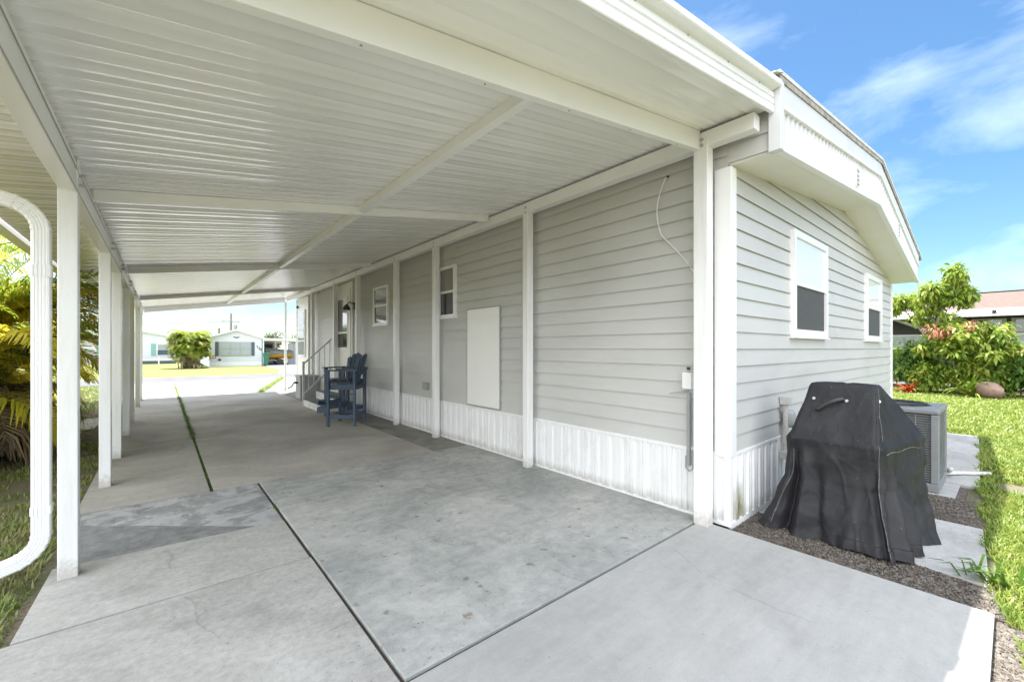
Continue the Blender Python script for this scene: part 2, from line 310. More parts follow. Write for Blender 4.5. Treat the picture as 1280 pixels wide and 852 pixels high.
# ================================================================== GROUND
def lawn_soil():
    m, t, b = mat_base('ground_soil_and_turf', 0.95, 0, 0.1); L = t.links
    g = N(t, 'ShaderNodeNewGeometry'); P = g.outputs['Position']
    n = N(t, 'ShaderNodeTexNoise', i_Scale=1.3, i_Detail=8, i_Roughness=.65); L.new(P, n.inputs['Vector'])
    r = N(t, 'ShaderNodeValToRGB'); cr = r.color_ramp; cr.elements.new(.5)
    for e, (p, c) in zip(cr.elements, ((.36, (.17, .14, .11)), (.5, (.155, .14, .095)), (.64, (.12, .135, .07)))): e.position = p; e.color = (*c, 1)
    L.new(n.outputs['Fac'], r.inputs['Fac'])
    n3 = N(t, 'ShaderNodeTexNoise', i_Scale=45, i_Detail=4, i_Roughness=.7); L.new(P, n3.inputs['Vector'])
    f = maprange(t, L, n3.outputs['Fac'], .3, .7, .6, 1.35); vm = N(t, 'ShaderNodeVectorMath', operation='SCALE'); L.new(r.outputs[0], vm.inputs[0]); L.new(f, vm.inputs['Scale'])
    L.new(vm.outputs[0], b.inputs['Base Color']); bp = N(t, 'ShaderNodeBump', i_Strength=.7, i_Distance=.02); L.new(n3.outputs['Fac'], bp.inputs['Height']); L.new(bp.outputs[0], b.inputs['Normal']); return m
M['soil'] = lawn_soil()
struct(MB().quad((-400, -400, -.045), (400, -400, -.045), (400, 600, -.045), (-400, 600, -.045)).build('ground', 'soil'))

def st_A(t, L, P, col):      # rust flecks, old ring and worn pale border on the raised slab
    s = N(t, 'ShaderNodeSeparateXYZ'); L.new(P, s.inputs[0])
    n = N(t, 'ShaderNodeTexNoise', i_Scale=10, i_Detail=3); L.new(P, n.inputs['Vector'])
    col = mixcol(t, L, maprange(t, L, n.outputs['Fac'], .65, .72, 0, .65), col, (0.17, 0.13, 0.09))
    no = N(t, 'ShaderNodeTexNoise', i_Scale=3.4, i_Detail=9, i_Roughness=.75); L.new(P, no.inputs['Vector']); col = mixcol(t, L, maprange(t, L, no.outputs['Fac'], .56, .66, 0, .45), col, (.20, .20, .175))
    n9 = N(t, 'ShaderNodeTexNoise', i_Scale=48, i_Detail=3); L.new(P, n9.inputs['Vector']); col = mixcol(t, L, mathn(t, L, 'MULTIPLY', maprange(t, L, n9.outputs['Fac'], .66, .72, 0, .6), maprange(t, L, no.outputs['Fac'], .46, .54)), col, (.10, .085, .06))
    nb = N(t, 'ShaderNodeTexNoise', i_Scale=2.6, i_Detail=6, i_Roughness=.65); L.new(P, nb.inputs['Vector'])
    wob = mathn(t, L, 'MULTIPLY', nb.outputs['Fac'], .22)
    e1 = maprange(t, L, mathn(t, L, 'ADD', mathn(t, L, 'SUBTRACT', s.outputs['X'], .79), wob), .12, .20, 1, 0)
    e2 = maprange(t, L, mathn(t, L, 'ADD', mathn(t, L, 'SUBTRACT', s.outputs['Y'], 1.67), wob), .14, .22, 1, 0)
    e = mathn(t, L, 'MAXIMUM', e1, e2)
    col = mixcol(t, L, mathn(t, L, 'MULTIPLY', e, .5), col, (0.52, 0.50, 0.44))
    dx = mathn(t, L, 'SUBTRACT', s.outputs['X'], 1.34); dy = mathn(t, L, 'SUBTRACT', s.outputs['Y'], 2.22)
    d = mathn(t, L, 'SQRT', mathn(t, L, 'ADD', mathn(t, L, 'MULTIPLY', dx, dx), mathn(t, L, 'MULTIPLY', dy, dy)))
    ring = mathn(t, L, 'MULTIPLY', maprange(t, L, mathn(t, L, 'ABSOLUTE', mathn(t, L, 'SUBTRACT', d, .15)), .004, .012, 1, 0), maprange(t, L, nb.outputs['Fac'], .45, .55))
    return mixcol(t, L, mathn(t, L, 'MULTIPLY', ring, .6), col, (.14, .12, .10))
def st_D(t, L, P, col):      # darker, older surface left between the skim coats
    s = N(t, 'ShaderNodeSeparateXYZ'); L.new(P, s.inputs[0])
    n = N(t, 'ShaderNodeTexNoise', i_Scale=3.2, i_Detail=8, i_Roughness=.7, i_Distortion=1.0); L.new(P, n.inputs['Vector'])
    v = mathn(t, L, 'ADD', s.outputs['Y'], mathn(t, L, 'ADD', mathn(t, L, 'MULTIPLY', s.outputs['X'], .85), mathn(t, L, 'MULTIPLY', n.outputs['Fac'], .12)))
    f = maprange(t, L, v, 4.44, 4.455, 1, 0)
    sw = maprange(t, L, n.outputs['Fac'], .47, .54, 0, .75)
    f = mathn(t, L, 'MAXIMUM', f, sw)
    n4 = N(t, 'ShaderNodeTexNoise', i_Scale=11, i_Detail=8, i_Roughness=.7); L.new(P, n4.inputs['Vector'])
    dk = N(t, 'ShaderNodeVectorMath', operation='SCALE'); L.new(col, dk.inputs[0]); L.new(maprange(t, L, n4.outputs['Fac'], .35, .65, .38, .62), dk.inputs['Scale'])
    return mixcol(t, L, mathn(t, L, 'MULTIPLY', f, .95), col, dk.outputs[0])
def st_brown(t, L, P, col):
    n = N(t, 'ShaderNodeTexNoise', i_Scale=.55, i_Detail=5, i_Roughness=.6, i_Distortion=.8); L.new(P, n.inputs['Vector'])
    col = mixcol(t, L, maprange(t, L, n.outputs['Fac'], .42, .62, 0, .6), col, (.25, .225, .19))
    s = N(t, 'ShaderNodeSeparateXYZ'); L.new(P, s.inputs[0])
    m2 = N(t, 'ShaderNodeTexNoise', i_Scale=4, i_Detail=6); L.new(P, m2.inputs['Vector'])
    near_ = maprange(t, L, mathn(t, L, 'ADD', s.outputs['Y'], mathn(t, L, 'MULTIPLY', m2.outputs['Fac'], 1.6)), 5.9, 6.6, .6, 0)
    return mixcol(t, L, near_, col, (.19, .165, .13))
M['c_light'] = concrete('pale_trowelled_concrete', (.35, .344, .33), (.40, .395, .38), (.445, .438, .42), scale=.7, off=(3, 1, 0), spots=.3, mott=.06)
M['c_left'] = concrete('pale_mottled_concrete', (.31, .304, .288), (.39, .383, .363), (.45, .442, .42), scale=1.6, off=(7, 2, 0), spots=.5, mott=.17, mscale=26)
M['c_A'] = concrete('stained_bluish_concrete', (.29, .305, .293), (.385, .39, .375), (.49, .485, .465), scale=1.0, extra=st_A, off=(1, 5, 0), mott=.18, mscale=9)
M['c_D'] = concrete('patched_concrete', (.30, .305, .31), (.40, .405, .41), (.44, .445, .445), scale=1.6, extra=st_D)
M['c_E'] = concrete('old_grey_concrete', (.29, .277, .252), (.365, .348, .32), (.43, .41, .38), scale=.9, off=(2, 9, 0))
M['c_F'] = concrete('old_brownish_concrete', (.38, .362, .33), (.445, .426, .393), (.505, .487, .452), scale=.8, extra=st_brown, off=(4, 4, 0))
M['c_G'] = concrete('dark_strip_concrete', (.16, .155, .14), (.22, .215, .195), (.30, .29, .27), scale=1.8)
M['c_sun'] = concrete('driveway_concrete', (.27, .265, .25), (.33, .325, .31), (.39, .385, .365), scale=.6)
M['c_sun'].node_tree.nodes['Principled BSDF'].inputs['Specular IOR Level'].default_value = .05
M['c_walk'] = concrete('walkway_concrete', (.33, .325, .31), (.42, .415, .40), (.48, .475, .46), scale=1.6, off=(9, 1, 0))

def slab(name, m, poly, top=0.0, depth=.12):
    b = MB().prism([(x, y, top - depth) for x, y in poly], (0, 0, depth)); o = b.build(name, m, bevel=.004, recalc=True); return struct(o)
def rect(x0, x1, y0, y1): return [(x0, y0), (x1, y0), (x1, y1), (x0, y1)]
slab('patio_slab', 'c_light', rect(.80, 3.42, .065, 1.655))
slab('patio_slab', 'c_left', rect(-.60, .782, .065, 3.076))
slab('patio_slab', 'c_left', [(-.56, 3.093), (.775, 3.092), (.775, 3.870), (-.54, 3.965)])
slab('patio_slab', 'c_D', [(-.53, 3.972), (.775, 3.882), (.775, 5.125), (-.52, 5.125)], top=-.006)
slab('patio_slab', 'c_A', [(.803, 1.677), (3.47, 1.673), (3.47, 5.125), (.797, 5.120)], top=.004)
slab('patio_slab', 'c_E', rect(-.57, .372, 5.145, 10.3))
slab('patio_slab', 'c_E', rect(-.57, .372, 10.31, 14.7))
slab('patio_slab', 'c_F', rect(.402, 2.895, 5.15, 15.6))
slab('patio_slab', 'c_G', rect(2.915, 3.47, 5.145, 9.4), top=-.004)
slab('patio_slab', 'c_G', rect(2.915, 3.47, 9.41, 15.6), top=-.002)
slab('driveway', 'c_sun', rect(-.9, .372, 14.71, 22.6), top=-.01)
slab('driveway', 'c_sun', [(.40, 15.61), (2.45, 15.61), (4.4, 22.6), (.40, 22.6)], top=-.01)
slab('driveway', 'c_sun', [(2.52, 15.61), (9.5, 15.61), (9.5, 22.6), (4.47, 22.6)], top=-.012)
slab('walkway', 'c_walk', [(3.82, .09), (5.02, .155), (5.02, 1.44), (4.05, 1.44)], top=-.02)
slab('walkway', 'c_walk', [(5.85, .36), (6.44, .36), (6.44, 1.44), (5.85, 1.44)], top=-.018)
slab('walkway', 'c_walk', [(6.46, .22), (10.2, .36), (10.2, 1.44), (6.46, 1.44)], top=-.012)
M['joint'] = noise_mat('joint_dirt', [(.3, (.035, .03, .025)), (.7, (.08, .07, .055))], scale=30, rough=.95, bump=.6, bscale=90)
for q in (rect(.770, .815, .07, 5.13), rect(.78, 3.46, 1.640, 1.690), rect(-.56, .80, 3.06, 3.105), rect(-.52, 3.46, 5.11, 5.16), rect(.36, .41, 5.14, 15.6), rect(2.885, 2.925, 5.14, 15.6), rect(-.5, .38, 10.29, 10.32)):
    struct(MB().prism([(x, y, -.09) for x, y in q], (0, 0, .074)).build('soil', 'joint', recalc=True))
M['asphalt'] = noise_mat('weathered_asphalt', [(.3, (.12, .12, .122)), (.7, (.16, .16, .16))], scale=1.2, rough=.95, bump=.3, bscale=80, spec=.05)
struct(MB().box(-150, 200, 22.62, 26.9, -.2, -.022).build('road', 'asphalt'))
struct(MB().prism([(5.1, 26.92, -.2), (14, 26.92, -.2), (12, 41, -.2), (6.6, 41, -.2), (6.2, 32, -.2)], (0, 0, .185)).build('driveway', 'c_sun', recalc=True))
M['far_lawn'] = noise_mat('mown_grass', [(.25, (.19, .15, .06)), (.45, (.17, .18, .045)), (.7, (.14, .20, .035))], scale=.5, detail=10, rough=.95, bump=.6, bscale=30, bdist=.04, stretch=(1, 2, 1))
tag(MB().prism([(-60, 26.95, -.2), (4.6, 26.95, -.2), (5.9, 28.6, -.2), (6.1, 31, -.2), (6.3, 60, -.2), (-60, 60, -.2)], (0, 0, .165)).build('grass', 'far_lawn', recalc=True), 'sunlit lawn across the road around the far white house', 'lawn', kind='stuff')

# mulch and chips between the slabs
def mulch(name, poly, n, zt, label, seed):
    rs = np.random.RandomState(seed); P = np.array(poly); lo = P.min(0); hi = P.max(0); pts = []
    def inside(q):
        c = False; k = len(P); j = k - 1
        for i in range(k):
            if (P[i][1] > q[1]) != (P[j][1] > q[1]) and q[0] < (P[j][0] - P[i][0]) * (q[1] - P[i][1]) / (P[j][1] - P[i][1]) + P[i][0]: c = not c
            j = i
        return c
    while len(pts) < n:
        q = lo + rs.rand(2) * (hi - lo)
        if inside(q): pts.append(q)
    c = np.array(pts); ang = rs.rand(n) * 6.283; ln = .003 + .010 * rs.rand(n) ** 2.5; wd = ln * (.3 + .5 * rs.rand(n)); tilt = (rs.rand(n) - .5) * .012
    ca, sa = np.cos(ang), np.sin(ang); V = np.zeros((n, 5, 3)); z = zt + rs.rand(n) * .006
    for k, (a, b_, h) in enumerate(((-1, -1, 0), (1, -1, 1), (1, 1, 0), (-1, 1, 1), (0, 0, 2))):
        V[:, k, 0] = c[:, 0] + a * ln * ca - b_ * wd * sa; V[:, k, 1] = c[:, 1] + a * ln * sa + b_ * wd * ca
        V[:, k, 2] = z + (tilt if h == 1 else -tilt if h == 0 else np.full(n, .007))
    idx = np.arange(n)[:, None] * 5; F = np.concatenate([idx + np.array(q) for q in ((0, 1, 4), (1, 2, 4), (2, 3, 4), (3, 0, 4))])
    tag(np_mesh(name, V.reshape(-1, 3), F, 'chips'), label, 'mulch', kind='stuff')
M['chips'] = leaf_mat('mulch_chips', [(.05, .042, .035), (.10, .085, .07), (.14, .12, .10), (.20, .18, .155), (.075, .063, .052)], trans=0, rough=.9)
M['mulch_bed'] = noise_mat('dark_mulch_soil', [(.3, (.07, .055, .045)), (.7, (.16, .13, .11))], scale=30, rough=.95, bump=.8, bscale=60, bdist=.02)
struct(MB().prism([(3.43, .02, -.2), (5.8, .3, -.2), (6.4, .3, -.2), (6.4, 1.47, -.2), (3.43, 1.47, -.2)], (0, 0, .172)).build('soil_bed', 'mulch_bed', recalc=True))
mulch('mulch', [(3.43, .04), (3.80, .07), (4.04, 1.44), (3.5, 1.44), (3.43, 1.4)], 7000, -.026, 'dark mulch strip between the pale slab and the covered grill', 1)
mulch('mulch', [(1.6, -.10), (3.6, -.07), (3.42, .06), (1.6, .06)], 6000, -.044, 'loose mulch between the pale slab edge and the lawn at the lower right', 3)
mulch('mulch', [(5.03, .17), (5.84, .22), (5.84, 1.44), (5.03, 1.44)], 5000, -.026, 'brown mulch patch between the two walkway slabs', 2)

# ================================================================== MOBILE HOME
home = thing('mobile_home', 'long single storey grey vinyl sided mobile home with white skirting beside the carport', 'mobile home', (3.5, 1.47, 0))
WX, WY, END, FAR = 3.5, 1.47, 15.25, 10.41
LAP = .141
def siding(name, L_, z0, z1, place, seed, m='siding', clip=None):
    """lapped courses; place(t, out, z) -> world point"""
    r = random.Random(seed); b = MB(); z = z0
    while z < z1 - .01:
        zt = min(z + LAP, z1); t = L_[0]; alt = r.choice((0, 1)); seg = r.uniform(1.5, 3.6)
        while t < L_[1] - 1e-4:
            t2 = min(t + seg, L_[1]); e = .0012 * alt; jz = r.uniform(-.001, .001)
            n = max(1, int((t2 - t) / .6)); ts = [t + (t2 - t) * i / n for i in range(n + 1)]
            ws = [r.uniform(-.0012, .0012) for _ in ts]
            for i in range(n):
                a, c = ts[i], ts[i + 1]; D = .018; zl = z - .007 + jz
                b.quad(place(a, .002, z + .004), place(c, .002, z + .004), place(c, D + e - .004 + ws[i + 1], z + .004), place(a, D + e - .004 + ws[i], z + .004))
                b.quad(place(a, D + e - .004 + ws[i], z + .004), place(c, D + e - .004 + ws[i + 1], z + .004), place(c, D + e - .002 + ws[i + 1], zl), place(a, D + e - .002 + ws[i], zl))
                b.quad(place(a, D + e - .002 + ws[i], zl), place(c, D + e - .002 + ws[i + 1], zl), place(c, D + e + ws[i + 1], zl), place(a, D + e + ws[i], zl))
                b.quad(place(a, D + e + ws[i], zl), place(c, D + e + ws[i + 1], zl), place(c, .002 + e, zt + .004), place(a, .002 + e, zt + .004))
            b.quad(place(t2, 0, z), place(t2, 0, zt), place(t2, .001 + e, zt), place(t2, .015 + e, z)); b.quad(place(t, 0, z), place(t, .015 + e, z), place(t, .001 + e, zt), place(t, 0, zt))
            t = t2; alt = 1 - alt; seg = r.uniform(2.4, 3.8)
        z = zt
    o = b.build(name, m, home)
    if clip:
        import bmesh
        bm = bmesh.new(); bm.from_mesh(o.data)
        for co, no in clip:
            co = Vector(co) - origin(home)
            bmesh.ops.bisect_plane(bm, geom=bm.verts[:] + bm.edges[:] + bm.faces[:], plane_co=co, plane_no=no, clear_outer=True)
        bm.to_mesh(o.data); bm.free()
    return o
siding('side_siding', (WY, END), .575, 3.33, lambda t, o, z: (WX - o, t, z), 3)
siding('siding_return', (1.135, WY), 2.905, 3.33, lambda t, o, z: (WX - o, t, z), 4)
PK = (7.05, 3.262)      # soffit ridge
siding('end_siding', (WX, FAR), .575, 3.35, lambda t, o, z: (t, WY - o, z), 5, clip=[((3.5, WY, 2.89), (-.106, 0, 1)), ((PK[0], WY, PK[1] + .005), (.19, 0, 1))])
# core box so nothing is hollow, far walls
MB().box(WX + .004, FAR - .02, WY + .004, END - .02, 0.02, 3.3).build('wall', 'siding', home)
# skirting: ribbed vertical sheet
def skirting(name, L_, place, z0, z1, seed):
    r = random.Random(seed); prof = []; t = L_[0]
    while t < L_[1]:
        w = r.choice((.060, .075, .085)); g = r.choice((.045, .055)); h = .024
        prof += [(t, 0), (t + g, 0), (t + g + .006, h), (t + g + .006 + w * .45, h), (t + g + .009 + w * .45, h * .55), (t + g + .016 + w * .45, h * .55), (t + g + .019 + w * .45, h), (t + g + .006 + w, h), (t + g + .012 + w, 0)]
        t += g + .012 + w
    prof = [(min(a, L_[1]), h) for a, h in prof if a <= L_[1] + .05]
    b = MB(); 
    for i, (a, h) in enumerate(prof): b.v += [place(a, h, z0), place(a, h, z1)]
    b.f = [(2 * i, 2 * i + 2, 2 * i + 3, 2 * i + 1) for i in range(len(prof) - 1)]
    return b.build(name, 'skirt', home)
skirting('skirting', (WY + .03, END), lambda t, o, z: (WX - .002 - o, t, z), .02, .545, 1)
skirting('skirting', (WX + .03, FAR), lambda t, o, z: (t, WY - .002 - o, z), .02, .545, 2)
b = MB(); b.box(WX - .028, WX, WY - .028, END, .545, .574); b.box(WX, FAR, WY - .028, WY, .545, .574); b.build('skirting_cap', 'white', home, bevel=.003)
b = MB(); b.box(WX - .026, WX, WY - .026, END, -.01, .022); b.box(WX, FAR, WY - .026, WY, -.03, .022); b.build('skirting_track', 'white', home, bevel=.003)
bx('skirting_corner', 'white', home, WX - .022, WX + .03, WY - .022, WY + .03, .0, .546, bevel=.003)
bx('corner_trim', 'white', home, WX - .03, WX + .075, WY - .032, WY + .10, .574, 2.87, bevel=.004)
bx('corner_trim', 'white', home, FAR - .06, FAR + .02, WY - .03, WY + .05, .0, 2.72, bevel=.004)

# gable overhang: soffit, ribbed band, fascia, roof
OV = 1.12
b = MB()
b.hexa([(3.5, OV, 2.885), (PK[0], OV, PK[1]), (PK[0], WY, PK[1]), (3.5, WY, 2.885), (3.5, OV, 2.903), (PK[0], OV, PK[1] + .018), (PK[0], WY, PK[1] + .018), (3.5, WY, 2.903)]); b.build('soffit', 'cream', home)
b = MB(); b.hexa([(PK[0] + .004, OV, PK[1]), (10.47, OV, 2.615), (10.47, WY + .1, 2.615), (PK[0] + .004, WY, PK[1]), (PK[0] + .004, OV, PK[1] + .018), (10.47, OV, 2.633), (10.47, WY + .1, 2.633), (PK[0] + .004, WY, PK[1] + .018)]); b.build('soffit', 'cream', home)
def lerp(a, b_, t): return a + (b_ - a) * t
def gline(pts, x):
    for (x0, z0), (x1, z1) in zip(pts, pts[1:]):
        if x <= x1: return lerp(z0, z1, (x - x0) / (x1 - x0))
    return pts[-1][1]
LOW = [(3.485, 2.885), (7.05, 3.262), (10.49, 2.61)]; MID = [(3.485, 3.195), (7.1, 3.64), (10.49, 2.90)]; TOP = [(3.45, 3.42), (7.2, 3.86), (10.75, 3.09)]
# vertical-ribbed vinyl band
b = MB(); x = 3.50; prof = []
while x < 10.47: prof += [(x, 0), (x + .080, 0), (x + .086, .016), (x + .098, .016), (x + .105, 0)]; x += .105
prof = [p for p in prof if p[0] <= 10.48]
for a, h in prof: b.v += [(a, OV - h, gline(LOW, a) + .02), (a, OV - h, gline(MID, a))]
b.f = [(2 * i, 2 * i + 2, 2 * i + 3, 2 * i + 1) for i in range(len(prof) - 1)]; b.build('gable_band', 'aged_white', home)
def gtrim(name, line, d0, d1, y0, y1, m, xr=None):
    b = MB(); pts = line
    for (x0, z0), (x1, z1) in zip(pts, pts[1:]):
        b.hexa([(x0, y0, z0 + d0), (x1, y0, z1 + d0), (x1, y1, z1 + d0), (x0, y1, z0 + d0), (x0, y0, z0 + d1), (x1, y0, z1 + d1), (x1, y1, z1 + d1), (x0, y1, z0 + d1)])
    return b.build(name, m, home)
gtrim('band_trim', LOW, -.012, .03, OV - .03, OV + .02, 'white'); gtrim('band_trim', MID, -.012, .022, OV - .032, OV, 'white')
b = MB()
for k in range(2):
    (x0, z0), (x1, z1) = MID[k], MID[k + 1]; u0 = gline(TOP, x0) - .055; u1 = gline(TOP, x1) - .055
    b.hexa([(x0, OV - .022, z0 + .02), (x1, OV - .022, z1 + .02), (x1, OV + .02, z1 + .02), (x0, OV + .02, z0 + .02), (x0, OV - .022, u0), (x1, OV - .022, u1), (x1, OV + .02, u1), (x0, OV + .02, u0)])
b.build('fascia', 'aged_white', home)
bx('fascia_cap', 'aged_white', home, 3.462, 3.53, OV - .034, OV + .05, 2.875, 3.375, bevel=.003)
gtrim('drip_edge', TOP, -.052, -.028, OV - .032, OV + .03, 'drip'); gtrim('drip_edge', TOP, -.026, -.004, OV - .028, OV + .03, 'drip')
b = MB()
for (x0, z0), (x1, z1) in zip(TOP, TOP[1:]):
    b.hexa([(x0, OV - .034, z0 - .002), (x1, OV - .034, z1 - .002), (x1, END + .3, z1 - .002), (x0, END + .3, z0 - .002), (x0, OV - .034, z0 + .028), (x1, OV - .034, z1 + .028), (x1, END + .3, z1 + .028), (x0, END + .3, z0 + .028)])
b.build('roof', 'roofing', home)
b = MB(); b.prism([(3.45, OV - .03, 3.36), (10.7, OV - .03, 3.0), (10.7, OV - .03, 3.04), (7.2, OV - .03, 3.82), (3.45, OV - .03, 3.40)], (0, .02, 0))
# torn flashing flap at the near roof corner
b = MB(); b.hexa([(3.30, 1.07, 3.36), (3.47, 1.07, 3.42), (3.47, 1.75, 3.42), (3.28, 1.75, 3.355), (3.30, 1.07, 3.366), (3.47, 1.07, 3.426), (3.47, 1.75, 3.426), (3.28, 1.75, 3.361)]); b.build('flashing', 'roofing', home)
b = MB(); b.prism([(3.36, 1.10, 3.345), (3.455, 1.10, 3.352), (3.455, 1.10, 3.402), (3.37, 1.10, 3.375)], (0, .45, 0)); b.build('eave_gap', 'dark', home)

# gable vents
for vx in (5.80, 8.35):
    zc = (gline(LOW, vx) + gline(MID, vx)) / 2 - .03
    v = MB().box(vx - .075, vx + .075, OV - .035, OV - .009, zc - .11, zc + .11).build('vent', 'white', home, bevel=.006)
    b = MB()
    for k in range(4): b.box(vx - .05, vx + .05, OV - .043, OV - .0352, zc - .085 + k * .048, zc - .062 + k * .048)
    b.build('louvre', 'rail', v)

def window(x, z0, z1, w, place, top='pane_white', low='screen', split=.5, fw=.045, mull=0):
    """place(a, out, z): a along the wall"""
    def hexw(a0, a1, o0, o1, za, zb): return [place(a0, o0, za), place(a1, o0, za), place(a1, o1, za), place(a0, o1, za), place(a0, o0, zb), place(a1, o0, zb), place(a1, o1, zb), place(a0, o1, zb)]
    a0, a1 = x - w / 2, x + w / 2; zm = z0 + (z1 - z0) * split
    fr = MB(); O = .052
    for q in ((a0, a0 + fw, 0, O, z0, z1), (a1 - fw, a1, 0, O, z0, z1), (a0 + fw, a1 - fw, 0, O, z0, z0 + fw), (a0 + fw, a1 - fw, 0, O, z1 - fw, z1), (a0 + fw, a1 - fw, 0, O - .008, zm - .018, zm + .018)): fr.hexa(hexw(*q))
    fr.hexa(hexw(a0 - .02, a1 + .02, 0, O + .014, z0 - .022, z0 - .002))
    f = fr.build('window', 'white', home, recalc=True)
    MB().hexa(hexw(a0 + fw, a1 - fw, .0, .034, zm + .018, z1 - fw)).build('pane', top, f, recalc=True)
    MB().hexa(hexw(a0 + fw, a1 - fw, .0, .027, z0 + fw, zm - .018)).build('pane', low, f, recalc=True)
    return f
endp = lambda a, o, z: (a, WY - o, z); sidep = lambda a, o, z: (WX - o, a, z)
window(5.51, 1.545, 2.63, 1.20, endp, fw=.07); window(8.77, 1.545, 2.56, 1.12, endp, fw=.07)
window(5.75, 1.905, 2.71, .50, sidep, 'pane_beige', 'pane_dark'); window(8.37, 1.90, 2.69, .74, sidep, 'pane_beige', 'pane_dark')
# access panel
p = MB().box(WX - .034, WX - .001, 4.39, 5.19, .585, 1.995).build('panel_frame', 'grey_metal', home)
bx('access_panel', 'panel', p, WX - .041, WX - .0342, 4.41, 5.17, .605, 1.978, bevel=.003)
# door
d = MB().box(WX - .045, WX - .002, 10.02, 11.42, .62, 3.0).build('door_frame', 'door', home)
dd = MB().box(WX - .062, WX - .046, 10.11, 11.28, .70, 2.86).build('door', 'door', home, bevel=.004)
b = MB(); b.box(WX - .074, WX - .0622, 10.30, 10.98, 1.78, 1.82); b.box(WX - .074, WX - .0622, 10.30, 10.98, 2.62, 2.66); b.box(WX - .074, WX - .0622, 10.26, 10.30, 1.40, 2.66); b.box(WX - .074, WX - .0622, 10.98, 11.02, 1.40, 2.66); b.box(WX - .074, WX - .0622, 10.30, 10.98, 1.40, 1.44); b.build('window_frame', 'white', dd)
bx('window_pane', 'pane_beige', dd, WX - .069, WX - .0622, 10.30, 10.98, 1.82, 2.62); bx('window_pane', 'pane_dark', dd, WX - .067, WX - .0622, 10.30, 10.98, 1.44, 1.78)
MB().tube([(WX - .062, 11.17, 1.50), (WX - .11, 11.17, 1.50)], .022, 10).tube([(WX - .11, 11.17, 1.50), (WX - .12, 11.06, 1.50)], .013, 8).build('handle', 'dark', dd)
lamp = MB().box(WX - .035, WX - .015, 9.90, 10.0, 2.33, 2.50).build('wall_lamp', 'dark', home)
MB().tube([(WX - .03, 9.95, 2.45), (WX - .13, 9.95, 2.50), (WX - .19, 9.95, 2.43)], [.012, .012, .012], 8).lathe((WX - .20, 9.95, 2.36), [(.085, -.05), (.09, -.03), (.05, .05), (.02, .08), (.001, .085)], 16).build('lamp_shade', 'dark', lamp)
# white bay end with tall window at the street end
bx('bay_wall', 'white', home, WX - .06, WX - .016, 13.85, 15.24, .03, 3.02)
fr = MB().box(WX - .095, WX - .0605, 14.12, 14.98, 1.15, 2.62).build('window', 'white', home)
for k in range(3): bx('pane', 'pane_dark', fr, WX - .100, WX - .0952, 14.20, 14.90, 1.22 + k * .46, 1.22 + k * .46 + .41)
bx('corner_trim', 'white', home, WX - .075, WX + .03, END - .06, END + .02, .03, 3.02)
cam_ = MB().box(WX - .12, WX - .061, 15.0, 15.06, 2.72, 2.80).build('floodlight', 'dark', home, bevel=.006)
# outlet, junction box and conduit, dangling cable
bx('outlet_cover', 'grey_metal', home, WX - .075, WX - .012, 6.36, 6.50, .715, .835, bevel=.008)
jb = bx('junction_box', 'white', home, WX - .095, WX - .018, 1.735, 1.815, 1.075, 1.215, bevel=.006)
MB().tube([(WX - .05, 1.78, 1.235), (WX - .05, 1.78, 1.26)], .014, 8).build('cable_gland', 'dark', jb)
b = MB().box(WX - .06, WX - .030, 1.765, 1.79, .42, 1.04); b.tube([(WX - .045, 1.777, 1.06), (WX - .07, 1.83, 1.045), (WX - .09, 1.93, 1.025)], .006, 6); b.tube([(WX - .05, 1.80, .50), (WX - .055, 1.80, .40), (WX - .055, 1.77, .375), (WX - .05, 1.74, .40), (WX - .05, 1.745, .56)], .007, 6); b.tube([(WX - .05, 1.735, .6), (WX - .05, 1.735, 1.0)], .006, 6); b.build('conduit', 'grey_metal', home)
M['cable'] = plain('white_cable', (.75, .74, .70), .5)
cb = MB(); pts = [(WX - .02, 2.0, 2.955)]
for k in range(1, 28):
    t = k / 27; pts.append((WX - .03 - .02 * math.sin(t * 5), 2.0 + .085 * math.sin(t * 4.6) * (1 - .3 * t) - .0 - (t > .55) * (t - .55) * .48, 2.955 - t * .935))
tag(cb.tube(pts, .0055, 6).build('cable', 'cable'), 'loose white cable dangling from a small hole in the grey side wall', 'cable')
MB().lathe((WX - .0, 2.0, 2.96), [(.02, -.012), (.02, .012)], 8).build('cable_hole', 'dark', home)
# water / gas riser on the end wall
M['pvc'] = plain('dusty_pvc', (.52, .50, .47), .6, d=.15, scale=30)
b = MB(); b.tube([(4.62, WY - .06, .36), (4.62, WY - .06, .92)], .024, 10); b.box(4.585, 4.66, WY - .10, WY - .02, .88, .95); b.tube([(4.62, WY - .06, .90), (4.72, WY - .06, .90), (4.72, WY - .02, .90)], .022, 8); b.lathe((4.62, WY - .06, .50), [(.032, 0), (.032, .09)], 10); b.box(4.55, 4.66, WY - .1, WY - .035, .36, .43)
pp = b.build('riser_pipe', 'pvc', home)
MB().lathe((4.665, WY - .075, .66), [(.001, .0), (.045, .0), (.055, .03), (.055, .13), (.04, .16), (.001, .165)], 14).build('meter', 'grey_metal', pp, smooth=True)

